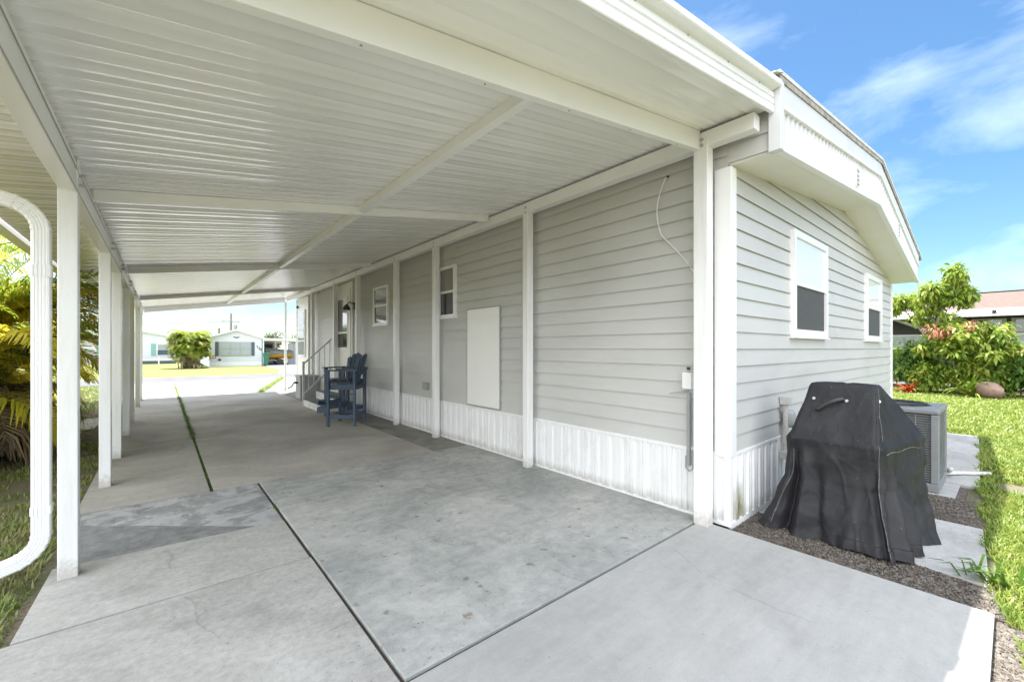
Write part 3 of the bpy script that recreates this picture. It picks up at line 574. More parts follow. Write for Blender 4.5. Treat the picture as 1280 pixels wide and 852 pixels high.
# ================================================================== CARPORT
car = thing('carport', 'white aluminium carport roof with ribbed underside on square posts', 'carport', (-.45, 1.6, 0))
def rz(x): return 3.17 - .15 * (3.33 - x)
RY0, RY1, RX0, RX1 = 1.155, 16.45, -1.04, 3.455
rs = np.random.RandomState(5)
ys = []; pan = .305; y = RY0 + .01; k = 0
prof = [(0, 0), (.006, .003), (.012, .003), (.018, 0), (.055, -.0012), (.096, -.001), (.102, -.0032), (.108, -.0032), (.114, -.001), (.15, -.0013), (.196, -.001), (.202, -.0032), (.208, -.0032), (.214, -.001), (.25, -.0012), (.29, 0)]
prow = []
while y < RY1:
    for a, h in prof:
        if y + a < RY1: prow.append((y + a, h, k))
    y += pan; k += 1
xs = np.linspace(RX0, RX1, 40); nr = len(prow); nx = len(xs); amp = rs.rand(k + 1, 3)
V = np.zeros((nr, nx, 3))
for i, (yy, h, p) in enumerate(prow):
    f = (1 - abs((yy - RY0 - .01 - p * pan) / pan * 2 - 1)) if h <= 0 else 0
    wv = .0010 * f * (np.sin(xs * (3.1 + amp[p, 0] * 2) + amp[p, 1] * 6) + .7 * np.sin(xs * 8.3 + amp[p, 2] * 6))
    V[i, :, 0] = xs; V[i, :, 1] = yy; V[i, :, 2] = rz(xs) + h * .8 + wv
idx = np.arange(nr * nx).reshape(nr, nx); F = np.stack([idx[:-1, :-1], idx[1:, :-1], idx[1:, 1:], idx[:-1, 1:]], -1).reshape(-1, 4)
np_mesh('roof_pan', V.reshape(-1, 3), F, 'ceil', car)
b = MB(); b.hexa([(RX0, RY0, rz(RX0) + .03), (RX1, RY0, rz(RX1) + .03), (RX1, RY1, rz(RX1) + .03), (RX0, RY1, rz(RX0) + .03), (RX0, RY0, rz(RX0) + .085), (RX1, RY0, rz(RX1) + .085), (RX1, RY1, rz(RX1) + .085), (RX0, RY1, rz(RX0) + .085)]); b.build('roof_skin', 'white', car)
# ribbed front and rear fascia, extruded along the slope
fp = [(0, -.035), (-.022, -.035), (-.026, -.030), (-.026, .012), (-.014, .016), (-.014, .024), (-.026, .028), (-.026, .060), (-.014, .064), (-.014, .072), (-.026, .076), (-.026, .108), (-.016, .112), (-.016, .128), (-.072, .136), (-.078, .142), (-.078, .175), (-.073, .180), (0, .180)]
def fasc(y, sgn):
    b = MB(); P0 = [(RX0 - .02, y + sgn * a, rz(RX0 - .02) + z) for a, z in fp]; P1 = [(RX1 + .0, y + sgn * a, rz(RX1) + z) for a, z in fp]; k = len(fp)
    b.v = P0 + P1; b.f = [(i, (i + 1) % k, k + (i + 1) % k, k + i) for i in range(k)] + [tuple(range(k - 1, -1, -1)), tuple(range(k, 2 * k))]
    return b.build('roof_edge', 'white', car, recalc=True)
fe = fasc(RY0, 1); fasc(RY1, -1)
for k in range(9):
    x = -.8 + k * .5; MB().tube([(x, RY0 - .022, rz(x) + .120), (x, RY0 - .012, rz(x) + .120)], .006, 8).build('screw', 'steel', fe)
# cross beams (C-section: web plus bottom flange with a thin lip)
def cross(y0, x0, x1, dep, w=.05):
    b = MB(); z = lambda x, d: rz(x) - .004 - d
    b.hexa([(x0, y0, z(x0, dep)), (x1, y0, z(x1, dep)), (x1, y0 + w, z(x1, dep)), (x0, y0 + w, z(x0, dep)), (x0, y0, z(x0, 0)), (x1, y0, z(x1, 0)), (x1, y0 + w, z(x1, 0)), (x0, y0 + w, z(x0, 0))])
    return b.build('cross_beam', 'beam', car, bevel=.003)
cb1 = cross(1.615, -.39, 3.32, .150)
for k in range(6): x = .0 + k * .6; MB().tube([(x, 1.64, rz(x) - .157), (x, 1.64, rz(x) - .1535)], .006, 8).build('screw', 'steel', cb1)
cross(4.40, -.39, 3.28, .085); cross(8.4, -.39, 3.28, .085); cross(12.9, -.39, 3.28, .085); cross(16.2, -.39, 3.28, .15)
# purlin along the length
px = 1.62; b = MB().hexa([(px - .03, 1.668, rz(px) - .075), (px + .03, 1.668, rz(px) - .075), (px + .03, 16.2, rz(px) - .075), (px - .03, 16.2, rz(px) - .075), (px - .03, 1.668, rz(px) - .006), (px + .03, 1.668, rz(px) - .004), (px + .03, 16.2, rz(px) - .004), (px - .03, 16.2, rz(px) - .006)]); b.build('purlin', 'beam', car)
# long beams
bx('long_beam', 'beam', car, 3.325, 3.425, 1.215, 16.3, 3.030, 3.148, bevel=.004)
lb = bx('long_beam', 'beam', car, -.485, -.405, 1.215, 16.3, 2.395, 2.575, bevel=.003)
b = MB(); b.box(-.402, -.399, 1.22, 16.28, 2.392, 2.398); b.box(-.4045, -.401, 1.22, 16.28, 2.53, 2.534); b.build('beam_lip', 'grey_metal', lb)
def post(x, y, z1, w=.09, d=.09, bolts=True, side=1):
    p = bx('post', 'post', car, x - w / 2, x + w / 2, y - d / 2, y + d / 2, -.005, z1, bevel=.006)
    if bolts:
        for dz in (.04, .10):
            b = MB()
            if side > 0: b.tube([(x - w / 2 - .010, y - .012, z1 - dz), (x - w / 2, y - .012, z1 - dz)], .012, 8)
            else: b.tube([(x + w / 2, y, z1 - dz), (x + w / 2 + .03, y, z1 - dz)], .010, 8)
            b.build('bolt', 'steel', p)
    return p
def corner_post():
    p = bx('post', 'post', car, 3.320, 3.415, 1.555, 1.672, -.005, 3.128, bevel=.006)
    for dz in (.03, .075): MB().tube([(3.309, 1.60, 3.115 - dz), (3.320, 1.60, 3.115 - dz)], .013, 8).build('bolt', 'steel', p)
corner_post()
for yy in (3.73, 5.93, 7.40, 9.40, 11.0, 13.05): post(3.366, yy, 3.13)
post(3.25, 15.97, 3.0, .07, .07, bolts=False)
for yy in (3.79, 6.0, 7.45, 9.28, 10.85, 13.6, 15.25): post(-.445, yy, 2.55, side=-1)
b = MB(); b.box(-.4045, -.399, 3.74, 3.84, 2.55, 2.60); b.build('post_bracket', 'white', car)
# gutter along the low edge
gp = [(0, 0), (.10, 0), (.115, .02), (.125, .05), (.125, .085), (.12, .085), (.12, .055), (.108, .025), (.095, .006), (.006, .006), (.006, .10), (0, .10)]
gx = RX0 - .022; gz = rz(RX0) - .03; b = MB(); n = len(gp)
b.v = [(gx - a, RY0, gz + z) for a, z in gp] + [(gx - a, RY1, gz + z) for a, z in gp]
b.f = [(i, (i + 1) % n, n + (i + 1) % n, n + i) for i in range(n)]; gut = b.build('gutter', 'white', car, recalc=True)
def caps():
    for y in (RY0 - .005, RY1 + .001): MB().prism([(gx, y, gz), (gx - .10, y, gz), (gx - .125, y, gz + .05), (gx - .125, y, gz + .085), (gx, y, gz + .10)], (0, .004, 0)).build('end_cap', 'white', gut, recalc=True)
caps()
# fluted downspout: gutter outlet, elbow, drop, elbow
def flute(w, d, k=4, amp=.0032):
    pts = []; r = .012
    for sx, sy, ax in ((-1, -1, 0), (1, -1, 1), (1, 1, 2), (-1, 1, 3)):
        pass
    per = []
    def side(p, q):
        p = Vector(p); q = Vector(q); t = (q - p); nrm = Vector((t.y, -t.x)).normalized()
        for i in range(k * 4):
            u = i / (k * 4); per.append(tuple(p + t * u - nrm * (amp if (i % 4) in (2,) and 0.08 < u < .92 else 0)))
    a, c = w / 2, d / 2
    side((-a + r, -c), (a - r, -c)); per.append((a - r * .3, -c + r * .3)); side((a, -c + r), (a, c - r)); per.append((a - r * .3, c - r * .3)); side((a - r, c), (-a + r, c)); per.append((-a + r * .3, c - r * .3)); side((-a, c - r), (-a, -c + r)); per.append((-a + r * .3, -c + r * .3))
    return per
DX, DY = -.57, 3.86
def arcpts(c, r, a0, a1, n): return [(c[0] + r * math.cos(lerp(a0, a1, i / n)), DY, c[1] + r * math.sin(lerp(a0, a1, i / n))) for i in range(n + 1)]
ds = MB(); fl = flute(.085, .082)
up = [(-1.10, DY, 2.44), (-1.06, DY, 2.415), (-.95, DY, 2.375), (-.80, DY, 2.325)] + arcpts((DX - .17, 2.14), .17, math.radians(75), 0, 10)
path = up + [(DX, DY, 2.05), (DX, DY, 1.2), (DX, DY, .4)] + arcpts((DX - .17, .28), .17, 0, -math.radians(68), 8)
path += [(-.82, DY - .0, .075), (-1.02, DY - .0, .01)]
ds.sweep(fl, path); dsp = ds.build('downspout', 'white', gut, recalc=True)
fl2 = flute(.094, .091, amp=.004)
def collar(pts, prof): MB().sweep(prof, pts).build('pipe_collar', 'white', dsp, recalc=True)
collar([(DX, DY, 1.86), (DX, DY, 1.93)], fl2); collar([(DX, DY, .40), (DX, DY, .45)], fl2)
for zc, a0, st in ((2.14, 70, -13), (.28, -4, -12)):
    for k in range(6):
        t = math.radians(a0 + k * st); c = Vector((DX - .17 + .17 * math.cos(t), DY, zc + .17 * math.sin(t))); dv = Vector((math.sin(t), 0, -math.cos(t))) * .006
        collar([tuple(c - dv), tuple(c + dv)], flute(.091, .088, amp=.003))

# ================================================================== CHAIRS
def bar_chair(loc, face, label, group):
    """face: angle of the facing direction; width along local x, facing local +y"""
    t = thing('bar_chair', label, 'bar chair', loc, group)
    R = Matrix.Rotation(face - math.pi / 2, 3, 'Z')
    def B(name, boxes, bev=.004, parent=t):
        b = MB()
        for q in boxes:
            if callable(q): q(b)
            else: b.box(*q)
        o = loc_build(b, name, parent, bev); return o
    def loc_build(b, name, parent, bev):
        org = Vector(loc); b.v = [tuple(org + R @ Vector(v)) for v in b.v]; return b.build(name, 'navy', parent, bevel=bev)
    W, D = .30, .235
    for sx in (-1, 1):
        B('leg', [(sx * W - .035, sx * W + .035, D - .02, D + .02, 0, 1.0)]); B('leg', [(sx * W - .035, sx * W + .035, -D - .02, -D + .02, 0, 1.0)])
        B('stretcher', [(sx * (W - .0) - .012, sx * W + .012, -D + .021, D - .021, .14, .21)])
        B('seat_rail', [(sx * (W - .05) - .012, sx * (W - .05) + .012, -D - .02, D + .04, .66, .755)])
        b = lambda m_, sx=sx: m_.prism([(sx * W - .045, -D - .06, 1.001), (sx * W + .045, -D - .06, 1.001), (sx * W + .06, D + .03, 1.001), (sx * W + .03, D + .075, 1.001), (sx * W - .03, D + .075, 1.001), (sx * W - .06, D + .03, 1.001)], (0, 0, .025))
        B('arm', [b])
    for y, z in ((D, .38), (-D, .14), (-D, .66)): B('stretcher', [(-W + .036, W - .036, y - .012, y + .012, z, z + .075)])
    B('seat', [(-W + .04, W - .04, -D + .02 + k * .075, -D + .02 + k * .075 + .066, .757 + k * .003, .778 + k * .003) for k in range(7)])
    B('footrest', [(-W - .03, W + .03, D + .022 + k * .085, D + .022 + k * .085 + .075, .335, .358) for k in range(2)] + [(-W - .03, -W - .006, D + .02, D + .19, .25, .334), (W + .006, W + .03, D + .02, D + .19, .25, .334)])
    # fanned reclined back slats with rounded tops
    hs = (.50, .56, .585, .56, .50)
    for k in range(5):
        a = (k - 2) * .055; x0 = (k - 2) * .083; h = hs[k]
        def slat(m_, a=a, x0=x0, h=h, k=k):
            pts = []; w0, w1 = .034, .050
            top = [(-w1, h - .03), (-w1 * .6, h - .004 - (.012 if k < 2 else 0)), (0, h), (w1 * .6, h - .004 - (.012 if k > 2 else 0)), (w1, h - .03)]
            o2 = [(-w0, 0)] + top + [(w0, 0)]
            poly = []
            for u, v in o2:
                X = x0 * .75 + u * math.cos(a) + v * math.sin(a) * .9; Z = v; curve = .035 * (abs(k - 2) / 2) ** 2
                poly.append((X, -D + .055 - .28 * v + curve, .735 + Z))
            m_.prism(poly, (0, -.02, .004))
        B('back_slat', [slat], .003)
    B('back_rail', [(-.2, .2, -D - .075, -D - .052, .93, .99)])
    return t
G = 'navy bar height chairs by the side door'
bar_chair((2.685, 8.07, 0), math.atan2(.6, -.8), 'navy blue tall bar chair standing nearest the camera beside the grey wall', G)
bar_chair((2.98, 9.05, 0), math.radians(206), 'navy blue tall bar chair half hidden behind the nearer one, next to the concrete step', G)

# ================================================================== STEPS, RAIL, HOSE REEL BOX
st = thing('door_steps', 'low concrete doorstep with grey treads under the side door', 'steps', (3.1, 10.4, 0))
M['step_top'] = concrete('grey_painted_tread', (.13, .13, .125), (.19, .19, .18), (.25, .25, .24), scale=2)
M['step_side'] = noise_mat('white_painted_block', [(.3, (.5, .5, .48)), (.6, (.72, .72, .70))], scale=6, rough=.7, bump=.3, bscale=30)
for (x0, z0, z1, y0) in ((2.69, .002, .17, 9.72), (2.98, .17, .36, 9.9), (3.22, .36, .55, 9.9)):
    bx('riser', 'step_side', st, x0, 3.465, y0, 11.25, z0, z1 - .02); bx('tread', 'step_top', st, x0 - .006, 3.466, y0 - .006, 11.256, z1 - .02, z1, bevel=.004)
ra = thing('handrail', 'thin white metal handrail rising from its post to the side door', 'handrail', (2.76, 11.55, 0))
MB().box(2.735, 2.785, 11.525, 11.575, .0, 1.08).build('rail_post', 'rail', ra, bevel=.004)
MB().bar((2.74, 11.55, 1.0), (3.44, 11.55, 1.66), .04, .035).build('top_rail', 'rail', ra, bevel=.003)
MB().bar((2.785, 11.55, .28), (3.44, 11.55, .90), .022, .03).build('bottom_rail', 'rail', ra)
for k in range(5):
    x = 2.88 + k * .13; z = 1.0 + (x - 2.74) * .943; MB().box(x - .008, x + .008, 11.542, 11.558, .28 + (x - 2.785) * .947, z - .01).build('baluster', 'rail', ra)
M['box_grey'] = plain('grey_plastic_box', (.30, .31, .32), .55)
hb = thing('hose_reel_box', 'grey plastic hose reel box with a black handle past the handrail', 'hose box', (3.1, 12.9, 0))
bx('box_body', 'box_grey', hb, 2.93, 3.40, 12.6, 13.15, .0, .60, bevel=.02); bx('lid', 'grey_metal', hb, 2.91, 3.41, 12.58, 13.17, .602, .66, bevel=.015)
MB().tube([(2.93, 12.9, .45), (2.86, 12.9, .46), (2.84, 12.9, .46)], .03, 10).tube([(2.84, 12.9, .46), (2.80, 13.0, .34), (2.72, 13.05, .30)], .018, 8).build('handle', 'dark', hb)

# ================================================================== COVERED GRILL
gr = thing('covered_grill', 'barbecue grill under a loose black fabric cover beside the end wall', 'grill', (4.2, .85, -.02))
def cover_mat():
    m, t, b = mat_base('black_cover_fabric', .6, 0, .35); L = t.links
    g = N(t, 'ShaderNodeNewGeometry'); P = g.outputs['Position']
    n = N(t, 'ShaderNodeTexNoise', i_Scale=3, i_Detail=7, i_Roughness=.65); L.new(P, n.inputs['Vector'])
    r = N(t, 'ShaderNodeValToRGB'); r.color_ramp.elements[0].position = .35; r.color_ramp.elements[0].color = (.010, .010, .012, 1); r.color_ramp.elements[1].position = .72; r.color_ramp.elements[1].color = (.030, .029, .032, 1); L.new(n.outputs['Fac'], r.inputs['Fac'])
    v = N(t, 'ShaderNodeTexNoise', i_Scale=45, i_Detail=2); L.new(P, v.inputs['Vector'])
    c = mixcol(t, L, maprange(t, L, v.outputs['Fac'], .72, .78, 0, .35), r.outputs[0], (.25, .23, .21)); L.new(c, b.inputs['Base Color'])
    n2 = N(t, 'ShaderNodeTexNoise', i_Scale=420, i_Detail=2); L.new(P, n2.inputs['Vector']); n3 = N(t, 'ShaderNodeTexNoise', i_Scale=9, i_Detail=5); L.new(P, n3.inputs['Vector'])
    bp = N(t, 'ShaderNodeBump', i_Strength=.35, i_Distance=.001); L.new(n2.outputs['Fac'], bp.inputs['Height']); bp2 = N(t, 'ShaderNodeBump', i_Strength=.5, i_Distance=.02); L.new(n3.outputs['Fac'], bp2.inputs['Height']); L.new(bp.outputs[0], bp2.inputs['Normal']); L.new(bp2.outputs[0], b.inputs['Normal'])
    return m
M['cover'] = cover_mat(); M['piping'] = plain('grey_piping', (.11, .105, .10), .7, d=.5, scale=30)
LV = [ # z, four corners (near -X-Y, far -X+Y, +X+Y, +X-Y), roundness
 (-.02, ((3.70, .50), (3.79, 1.31), (4.62, 1.31), (4.44, .37))),
 (.14, ((3.745, .53), (3.83, 1.25), (4.60, 1.24), (4.46, .40))),
 (.40, ((3.82, .585), (3.885, 1.185), (4.59, 1.17), (4.51, .43))),
 (.62, ((3.835, .595), (3.88, 1.175), (4.61, 1.14), (4.57, .43))),
 (.715, ((3.83, .590), (3.865, 1.17), (4.63, 1.14), (4.61, .43))),
 (.745, ((3.85, .605), (3.88, 1.158), (4.61, 1.12), (4.59, .445))),
 (.95, ((3.95, .62), (3.98, 1.115), (4.44, 1.10), (4.42, .55))),
 (1.11, ((4.035, .635), (4.06, 1.08), (4.30, 1.08), (4.285, .64))),
 (1.138, ((4.06, .65), (4.08, 1.065), (4.26, 1.065), (4.245, .66)))]
def cover_pt(u, z):
    i = 0
    while i < len(LV) - 2 and z > LV[i + 1][0]: i += 1
    f = (z - LV[i][0]) / (LV[i + 1][0] - LV[i][0]); f = max(0, min(1, f))
    P = [(lerp(a[0], c[0], f), lerp(a[1], c[1], f)) for a, c in zip(LV[i][1], LV[i + 1][1])]
    # u in 0..4 around: edge 0 = P0->P1 (faces -X), 1 = P1->P2, 2 = P2->P3, 3 = P3->P0 (faces -Y)
    u %= 4; e = int(u); t = u - e; a, c = P[e], P[(e + 1) % 4]
    x, y = lerp(a[0], c[0], t), lerp(a[1], c[1], t); cx = sum(p[0] for p in P) / 4; cy = sum(p[1] for p in P) / 4
    # slightly rounded corners
    cd = min(t, 1 - t); rr = .022 * max(0, 1 - cd / .08) ** 2; dx, dy = x - cx, y - cy; l = math.hypot(dx, dy); x -= dx / l * rr; y -= dy / l * rr
    nx_, ny_ = (c[1] - a[1]), -(c[0] - a[0]); ll = math.hypot(nx_, ny_); nx_, ny_ = -nx_ / ll, -ny_ / ll
    lo = max(0, (.72 - z) / .72) if z < .72 else 0
    # folds: deep, irregular pleats that open out towards the hem
    fold = 0
    for uc, wd, am, z1, sl_ in COVER_FOLDS:
        d = ((u - uc - sl_ * (.72 - z) + 2) % 4) - 2
        fold += am * math.exp(-(d / wd) ** 2) * max(0, min(1, (z1 - z) / .25)) * (.5 + .7 * lo)
    w = .006 * math.sin(u * 9 + z * 7) + .005 * math.sin(u * 23 + 3 * z) * (.3 + lo) + .004 * math.sin(z * 31 + u * 5)
    sag = -.012 * math.sin(math.pi * min(1, max(0, (z - .755) / .36))) * math.sin(math.pi * t) if z > .755 else 0
    if z > 1.12: w *= .3
    q = Vector((x * 4, y * 4, z * 1.3)); cr = mnoise.noise(q) ; cr2 = 1 - abs(mnoise.noise(q * 1.9 + Vector((3, 1, 7)))) * 2; cr3 = 1 - abs(mnoise.noise(Vector((x * 9 + z * 2, y * 9 - z * 2, z * 4)))) * 2
    o = fold + w * (1 if z < .75 else .5) + sag + (cr * .013 + max(0, cr2 - .66) * .016 * (1 if z < .72 else .3) + max(0, cr3 - .70) * .009 * (1 if z < .72 else .5)) * (.35 if z > 1.1 else 1)
    zz = z
    if z < .05: zz = z + .018 * (1 + math.sin(u * 5.1 + 1)) * .6 
    return Vector((x + nx_ * o, y + ny_ * o, zz - .0))
COVER_FOLDS = [(.06, .035, -.035, .66, .0), (.0, .03, .03, .60, 0), (.80, .06, .05, .70, -.12), (.90, .035, -.06, .72, -.10), (.98, .06, .06, .60, 0), (.66, .05, -.03, .55, -.15),
    (3.86, .07, -.035, .66, .1), (3.74, .05, .05, .62, .12), (3.60, .05, -.05, .60, .15), (3.42, .07, .035, .55, .2), (3.22, .05, -.05, .50, .1), (3.05, .05, .02, .50, 0), (3.95, .03, .025, .70, 0),
    (.35, .2, -.018, .6, 0), (.5, .04, .008, .5, .1), (1.5, .1, .03, .6, 0), (2.3, .1, .03, .6, 0), (2.7, .08, -.03, .6, 0), (.2, .04, .012, .3, .2)]
zs = sorted(set([round(v, 4) for v in list(np.linspace(-.02, .70, 64)) + list(np.linspace(.70, .78, 8)) + list(np.linspace(.79, 1.10, 28)) + [1.115, 1.125, 1.132, 1.138]]))
us = np.linspace(0, 4, 521)[:-1]; b = MB(); nu = len(us)
for z in zs:
    for u in us: b.v.append(tuple(cover_pt(u, z)))
for i in range(len(zs) - 1):
    for j in range(nu): j2 = (j + 1) % nu; b.f.append((i * nu + j, i * nu + j2, (i + 1) * nu + j2, (i + 1) * nu + j))
top0 = (len(zs) - 1) * nu; cen = Vector((4.18, .85, 1.143))
prev = top0
for q in (.66, .33):
    n0 = len(b.v)
    for j in range(nu): p = Vector(b.v[top0 + j]); b.v.append(tuple(cen + (p - cen) * q + Vector((0, 0, -.006 * math.sin(j * .1)))))
    for j in range(nu): j2 = (j + 1) % nu; b.f.append((prev + j, prev + j2, n0 + j2, n0 + j))
    prev = n0
n0 = len(b.v); b.v.append(tuple(cen)); b.f += [(prev + j, prev + (j + 1) % nu, n0) for j in range(nu)]
cv = b.build('cover', 'cover', gr, smooth=True, recalc=True)
def seam(us_zs, r=.0035, m='piping', name='piping'):
    pts = []
    for u, z in us_zs:
        p = cover_pt(u, z); c = cover_pt(u, z) - Vector((4.2, .85, p.z)); c.z = 0; pts.append(tuple(p + c.normalized() * .003))
    MB().tube(pts, r, 6).build(name, m, cv, smooth=True)
seam([(0.0, z) for z in np.linspace(.0, .74, 60)], .0028); seam([(3.93 + .0, z) for z in np.linspace(.76, 1.12, 20)], .0022)
seam([(3.93 - k * .04, .672 + .008 * math.sin(k * .6)) for k in range(20)]); seam([(.93 + .02 * math.sin(z * 9), z) for z in np.linspace(.02, .62, 30)])
# strap handle and grommets on the sloping front
hp = []
for k in range(13):
    t = k / 12; p = cover_pt(.42 + .34 * t, 1.035 - .10 * t + .02 * math.sin(t * 3.14)); hp.append(tuple(p + Vector((-.012 - .035 * math.sin(t * 3.14), 0, .0))))
b = MB()
b.tube(hp, [.008] + [.017] * 11 + [.012], 8); b.build('strap_handle', 'dark', cv, smooth=True)
for u, z in ((.40, 1.02), (.85, 1.02), (3.90, 1.03)):
    p = cover_pt(u, z); MB().tube([tuple(p + Vector((-.006, -.002, 0))), tuple(p + Vector((.004, .002, 0)))], .011, 12).build('grommet', 'white' if u > 3 else 'steel', cv)

# ================================================================== AIR CONDITIONER
M['ac'] = noise_mat('grey_ac_paint', [(.3, (.17, .18, .185)), (.7, (.24, .25, .255))], scale=4, rough=.45)
M['ac_coil'] = noise_mat('dark_coil', [(.3, (.05, .05, .05)), (.7, (.12, .12, .12))], scale=60, rough=.7)
ax0, ax1, ay0, ay1 = 5.88, 6.64, .47, 1.24
ac = thing('air_conditioner', 'grey square outdoor air conditioner unit behind the covered grill', 'air conditioner', (6.25, .85, 0))
bx('base_pan', 'ac', ac, ax0, ax1, ay0, ay1, -.012, .07, bevel=.006); bx('coil', 'ac_coil', ac, ax0 + .03, ax1 - .03, ay0 + .03, ay1 - .03, .071, .75)
for (x, y) in ((ax0 + .03, ay0 + .03), (ax1 - .03, ay0 + .03), (ax0 + .03, ay1 - .03), (ax1 - .03, ay1 - .03)): bx('corner_post', 'ac', ac, x - .03, x + .03, y - .03, y + .03, .071, .755, bevel=.008)
def grille(axis, c, a0, a1):
    b = MB()
    for z in np.arange(.09, .74, .024): b.box(*((c - .003, c + .003, a0, a1) if axis == 'x' else (a0, a1, c - .003, c + .003)), z, z + .006)
    for a in np.linspace(a0, a1, 7)[1:-1]: b.box(*((c - .006, c - .0032, a - .004, a + .004) if axis == 'x' else (a - .004, a + .004, c - .006, c - .0032)), .075, .75)
    b.build('grille', 'ac', ac)
grille('x', ax0 + .014, ay0 + .062, ay1 - .062); grille('y', ay0 + .014, ax0 + .062, ax1 - .062); grille('x', ax1 - .01, ay0 + .062, ay1 - .062)
bx('top_panel', 'ac', ac, ax0 - .005, ax1 + .005, ay0 - .005, ay1 + .005, .757, .81, bevel=.015)
b = MB(); cx, cy = (ax0 + ax1) / 2, (ay0 + ay1) / 2
for r in np.arange(.05, .29, .024): b.tube([(cx + r * math.cos(t), cy + r * math.sin(t), .828) for t in np.linspace(0, 6.2832, 33)], .0035, 5)
for k in range(8): t = k * math.pi / 4; b.tube([(cx + .05 * math.cos(t), cy + .05 * math.sin(t), .826), (cx + .30 * math.cos(t), cy + .30 * math.sin(t), .815)], .004, 5)
b.build('fan_guard', 'dark', ac); MB().lathe((cx, cy, .811), [(.001, .002), (.27, .002), (.285, .006), (.29, .0)], 32).build('fan_opening', 'dark', ac)
pv = MB().tube([(6.62, .44, .10), (6.78, .46, .05), (6.85, .48, .012), (7.0, .30, .012), (7.16, .17, .010)], .022, 10); pv.tube([(6.66, .56, .01), (6.95, .36, .008), (7.12, .20, .006)], .013, 8)
tag(pv.build('drain_pipe', 'pvc', smooth=True), 'bent white drain pipe lying on the walkway beside the air conditioner', 'pipe')

# ================================================================== FOLIAGE
def unit(a): return a / np.maximum(1e-9, np.linalg.norm(a, axis=-1, keepdims=True))
def fronds(rs, base, n, L, h0, elev=(55, 85), droop=1.2, leaf=.42, nl=34, w=.022, spread=.35, az=None, hang=.35):
    """n palm fronds: curved rachis with two ranks of folded leaflets; returns verts, quads"""
    VV = []; FF = []; off = 0
    for i in range(n):
        a = rs.rand() * 6.283 if az is None else az[0] + rs.rand() * (az[1] - az[0]); e = math.radians(elev[0] + rs.rand() * (elev[1] - elev[0])); l = L * (.7 + .45 * rs.rand())
        r0 = spread * math.sqrt(rs.rand()); p0 = np.array([base[0] + r0 * math.cos(a + rs.randn() * .6), base[1] + r0 * math.sin(a + rs.randn() * .6), base[2] + h0 * (.3 + .7 * rs.rand())])
        hd = np.array([math.cos(a), math.sin(a), 0.]); K = 14; pts = [p0]; ee = e
        for k in range(K): pts.append(pts[-1] + (hd * math.cos(ee) + np.array([0, 0, math.sin(ee)])) * l / K); ee -= droop * (1.2 + .5 * rs.rand()) / K * (.5 + 1.3 * k / K)
        pts = np.array(pts); s = np.linspace(.14, 1, nl); q = np.stack([np.interp(s, np.linspace(0, 1, K + 1), pts[:, c]) for c in range(3)], 1)
        tan = unit(np.gradient(q, axis=0)); side = unit(np.cross(tan, np.array([0, 0, 1.]))); nrm = np.cross(side, tan)
        for sg in (-1, 1):
            ll = leaf * np.sin(np.clip(s * 1.02, 0, 1) ** .8 * math.pi * .93 + .12) * (.85 + .3 * rs.rand(nl)) + .04
            d = unit(tan * (.45 + .5 * s[:, None]) + sg * side * .85 + nrm * .28 + rs.randn(nl, 3) * .07)
            mid = q + d * ll[:, None] * .5; tip = q + d * ll[:, None] - np.array([0, 0, 1.]) * (ll * hang * (.6 + .8 * rs.rand(nl)))[:, None]
            wv = unit(np.cross(d, nrm)) * w
            P = np.stack([q - wv * .5, q + wv * .5, mid + wv, mid - wv, tip + wv * .12, tip - wv * .12], 1).reshape(-1, 3)
            idx = off + np.arange(nl)[:, None] * 6; FF.append(idx + np.array([0, 1, 2, 3])); FF.append(idx + np.array([3, 2, 4, 5])); VV.append(P); off += len(P)
        # rachis strip
        wr = np.array([-math.sin(a), math.cos(a), 0]) * .012; R = np.concatenate([pts - wr, pts + wr, pts - wr * 0 + np.array([0, 0, -.014])]); m_ = len(pts)
        idx = np.arange(m_ - 1)[:, None]
        for u, v in ((0, m_), (m_, 2 * m_), (2 * m_, 0)): FF.append(off + np.concatenate([idx + u, idx + u + 1, idx + v + 1, idx + v], 1))
        VV.append(R); off += len(R)
    return np.concatenate(VV), np.concatenate(FF)
def leaves(rs, cen, rad, n, size=.12, asp=.38, droop=.5, shell=.5, clump=0):
    """n folded leaves in an ellipsoid; clump>0 gathers them round random nodes"""
    cen = np.array(cen, float); rad = np.array(rad, float)
    def pts(m):
        d = unit(rs.randn(m, 3)); r = (shell + (1 - shell) * rs.rand(m, 1)) ** .6; return d * r
    if clump:
        nodes = pts(clump); k = rs.randint(0, clump, n); p = cen + (nodes[k] + rs.randn(n, 3) * .11) * rad; outw = unit(p - (cen + nodes[k] * rad))
    else: u = pts(n); p = cen + u * rad; outw = unit(u)
    d = unit(outw * .8 + rs.randn(n, 3) * .5 - np.array([0, 0, droop])); up = unit(outw * .5 + np.array([0, 0, 1.]) + rs.randn(n, 3) * .35)
    sd = unit(np.cross(d, up)); nn = np.cross(sd, d); l = size * (.6 + .8 * rs.rand(n, 1)); w = l * asp
    a = p; m_ = p + d * l * .5; t = p + d * l - np.array([0, 0, 1.]) * l * .2
    P = np.stack([a, m_ - sd * w * .5 + nn * w * .16, t, m_ + sd * w * .5 + nn * w * .16, m_], 1)
    P = P.reshape(-1, 3); idx = np.arange(n)[:, None] * 5
    return P, np.concatenate([idx + np.array([0, 4, 2, 1]), idx + np.array([0, 3, 2, 4])])
def join(parts):
    V = []; F = []; o = 0
    for v, f in parts: V.append(v); F.append(f + o); o += len(v)
    return np.concatenate(V), np.concatenate(F)
M['palm_green'] = leaf_mat('palm_green_leaflets', [(.13, .21, .025), (.22, .31, .035), (.34, .41, .045), (.48, .48, .06)], .55, sc_=1.4)
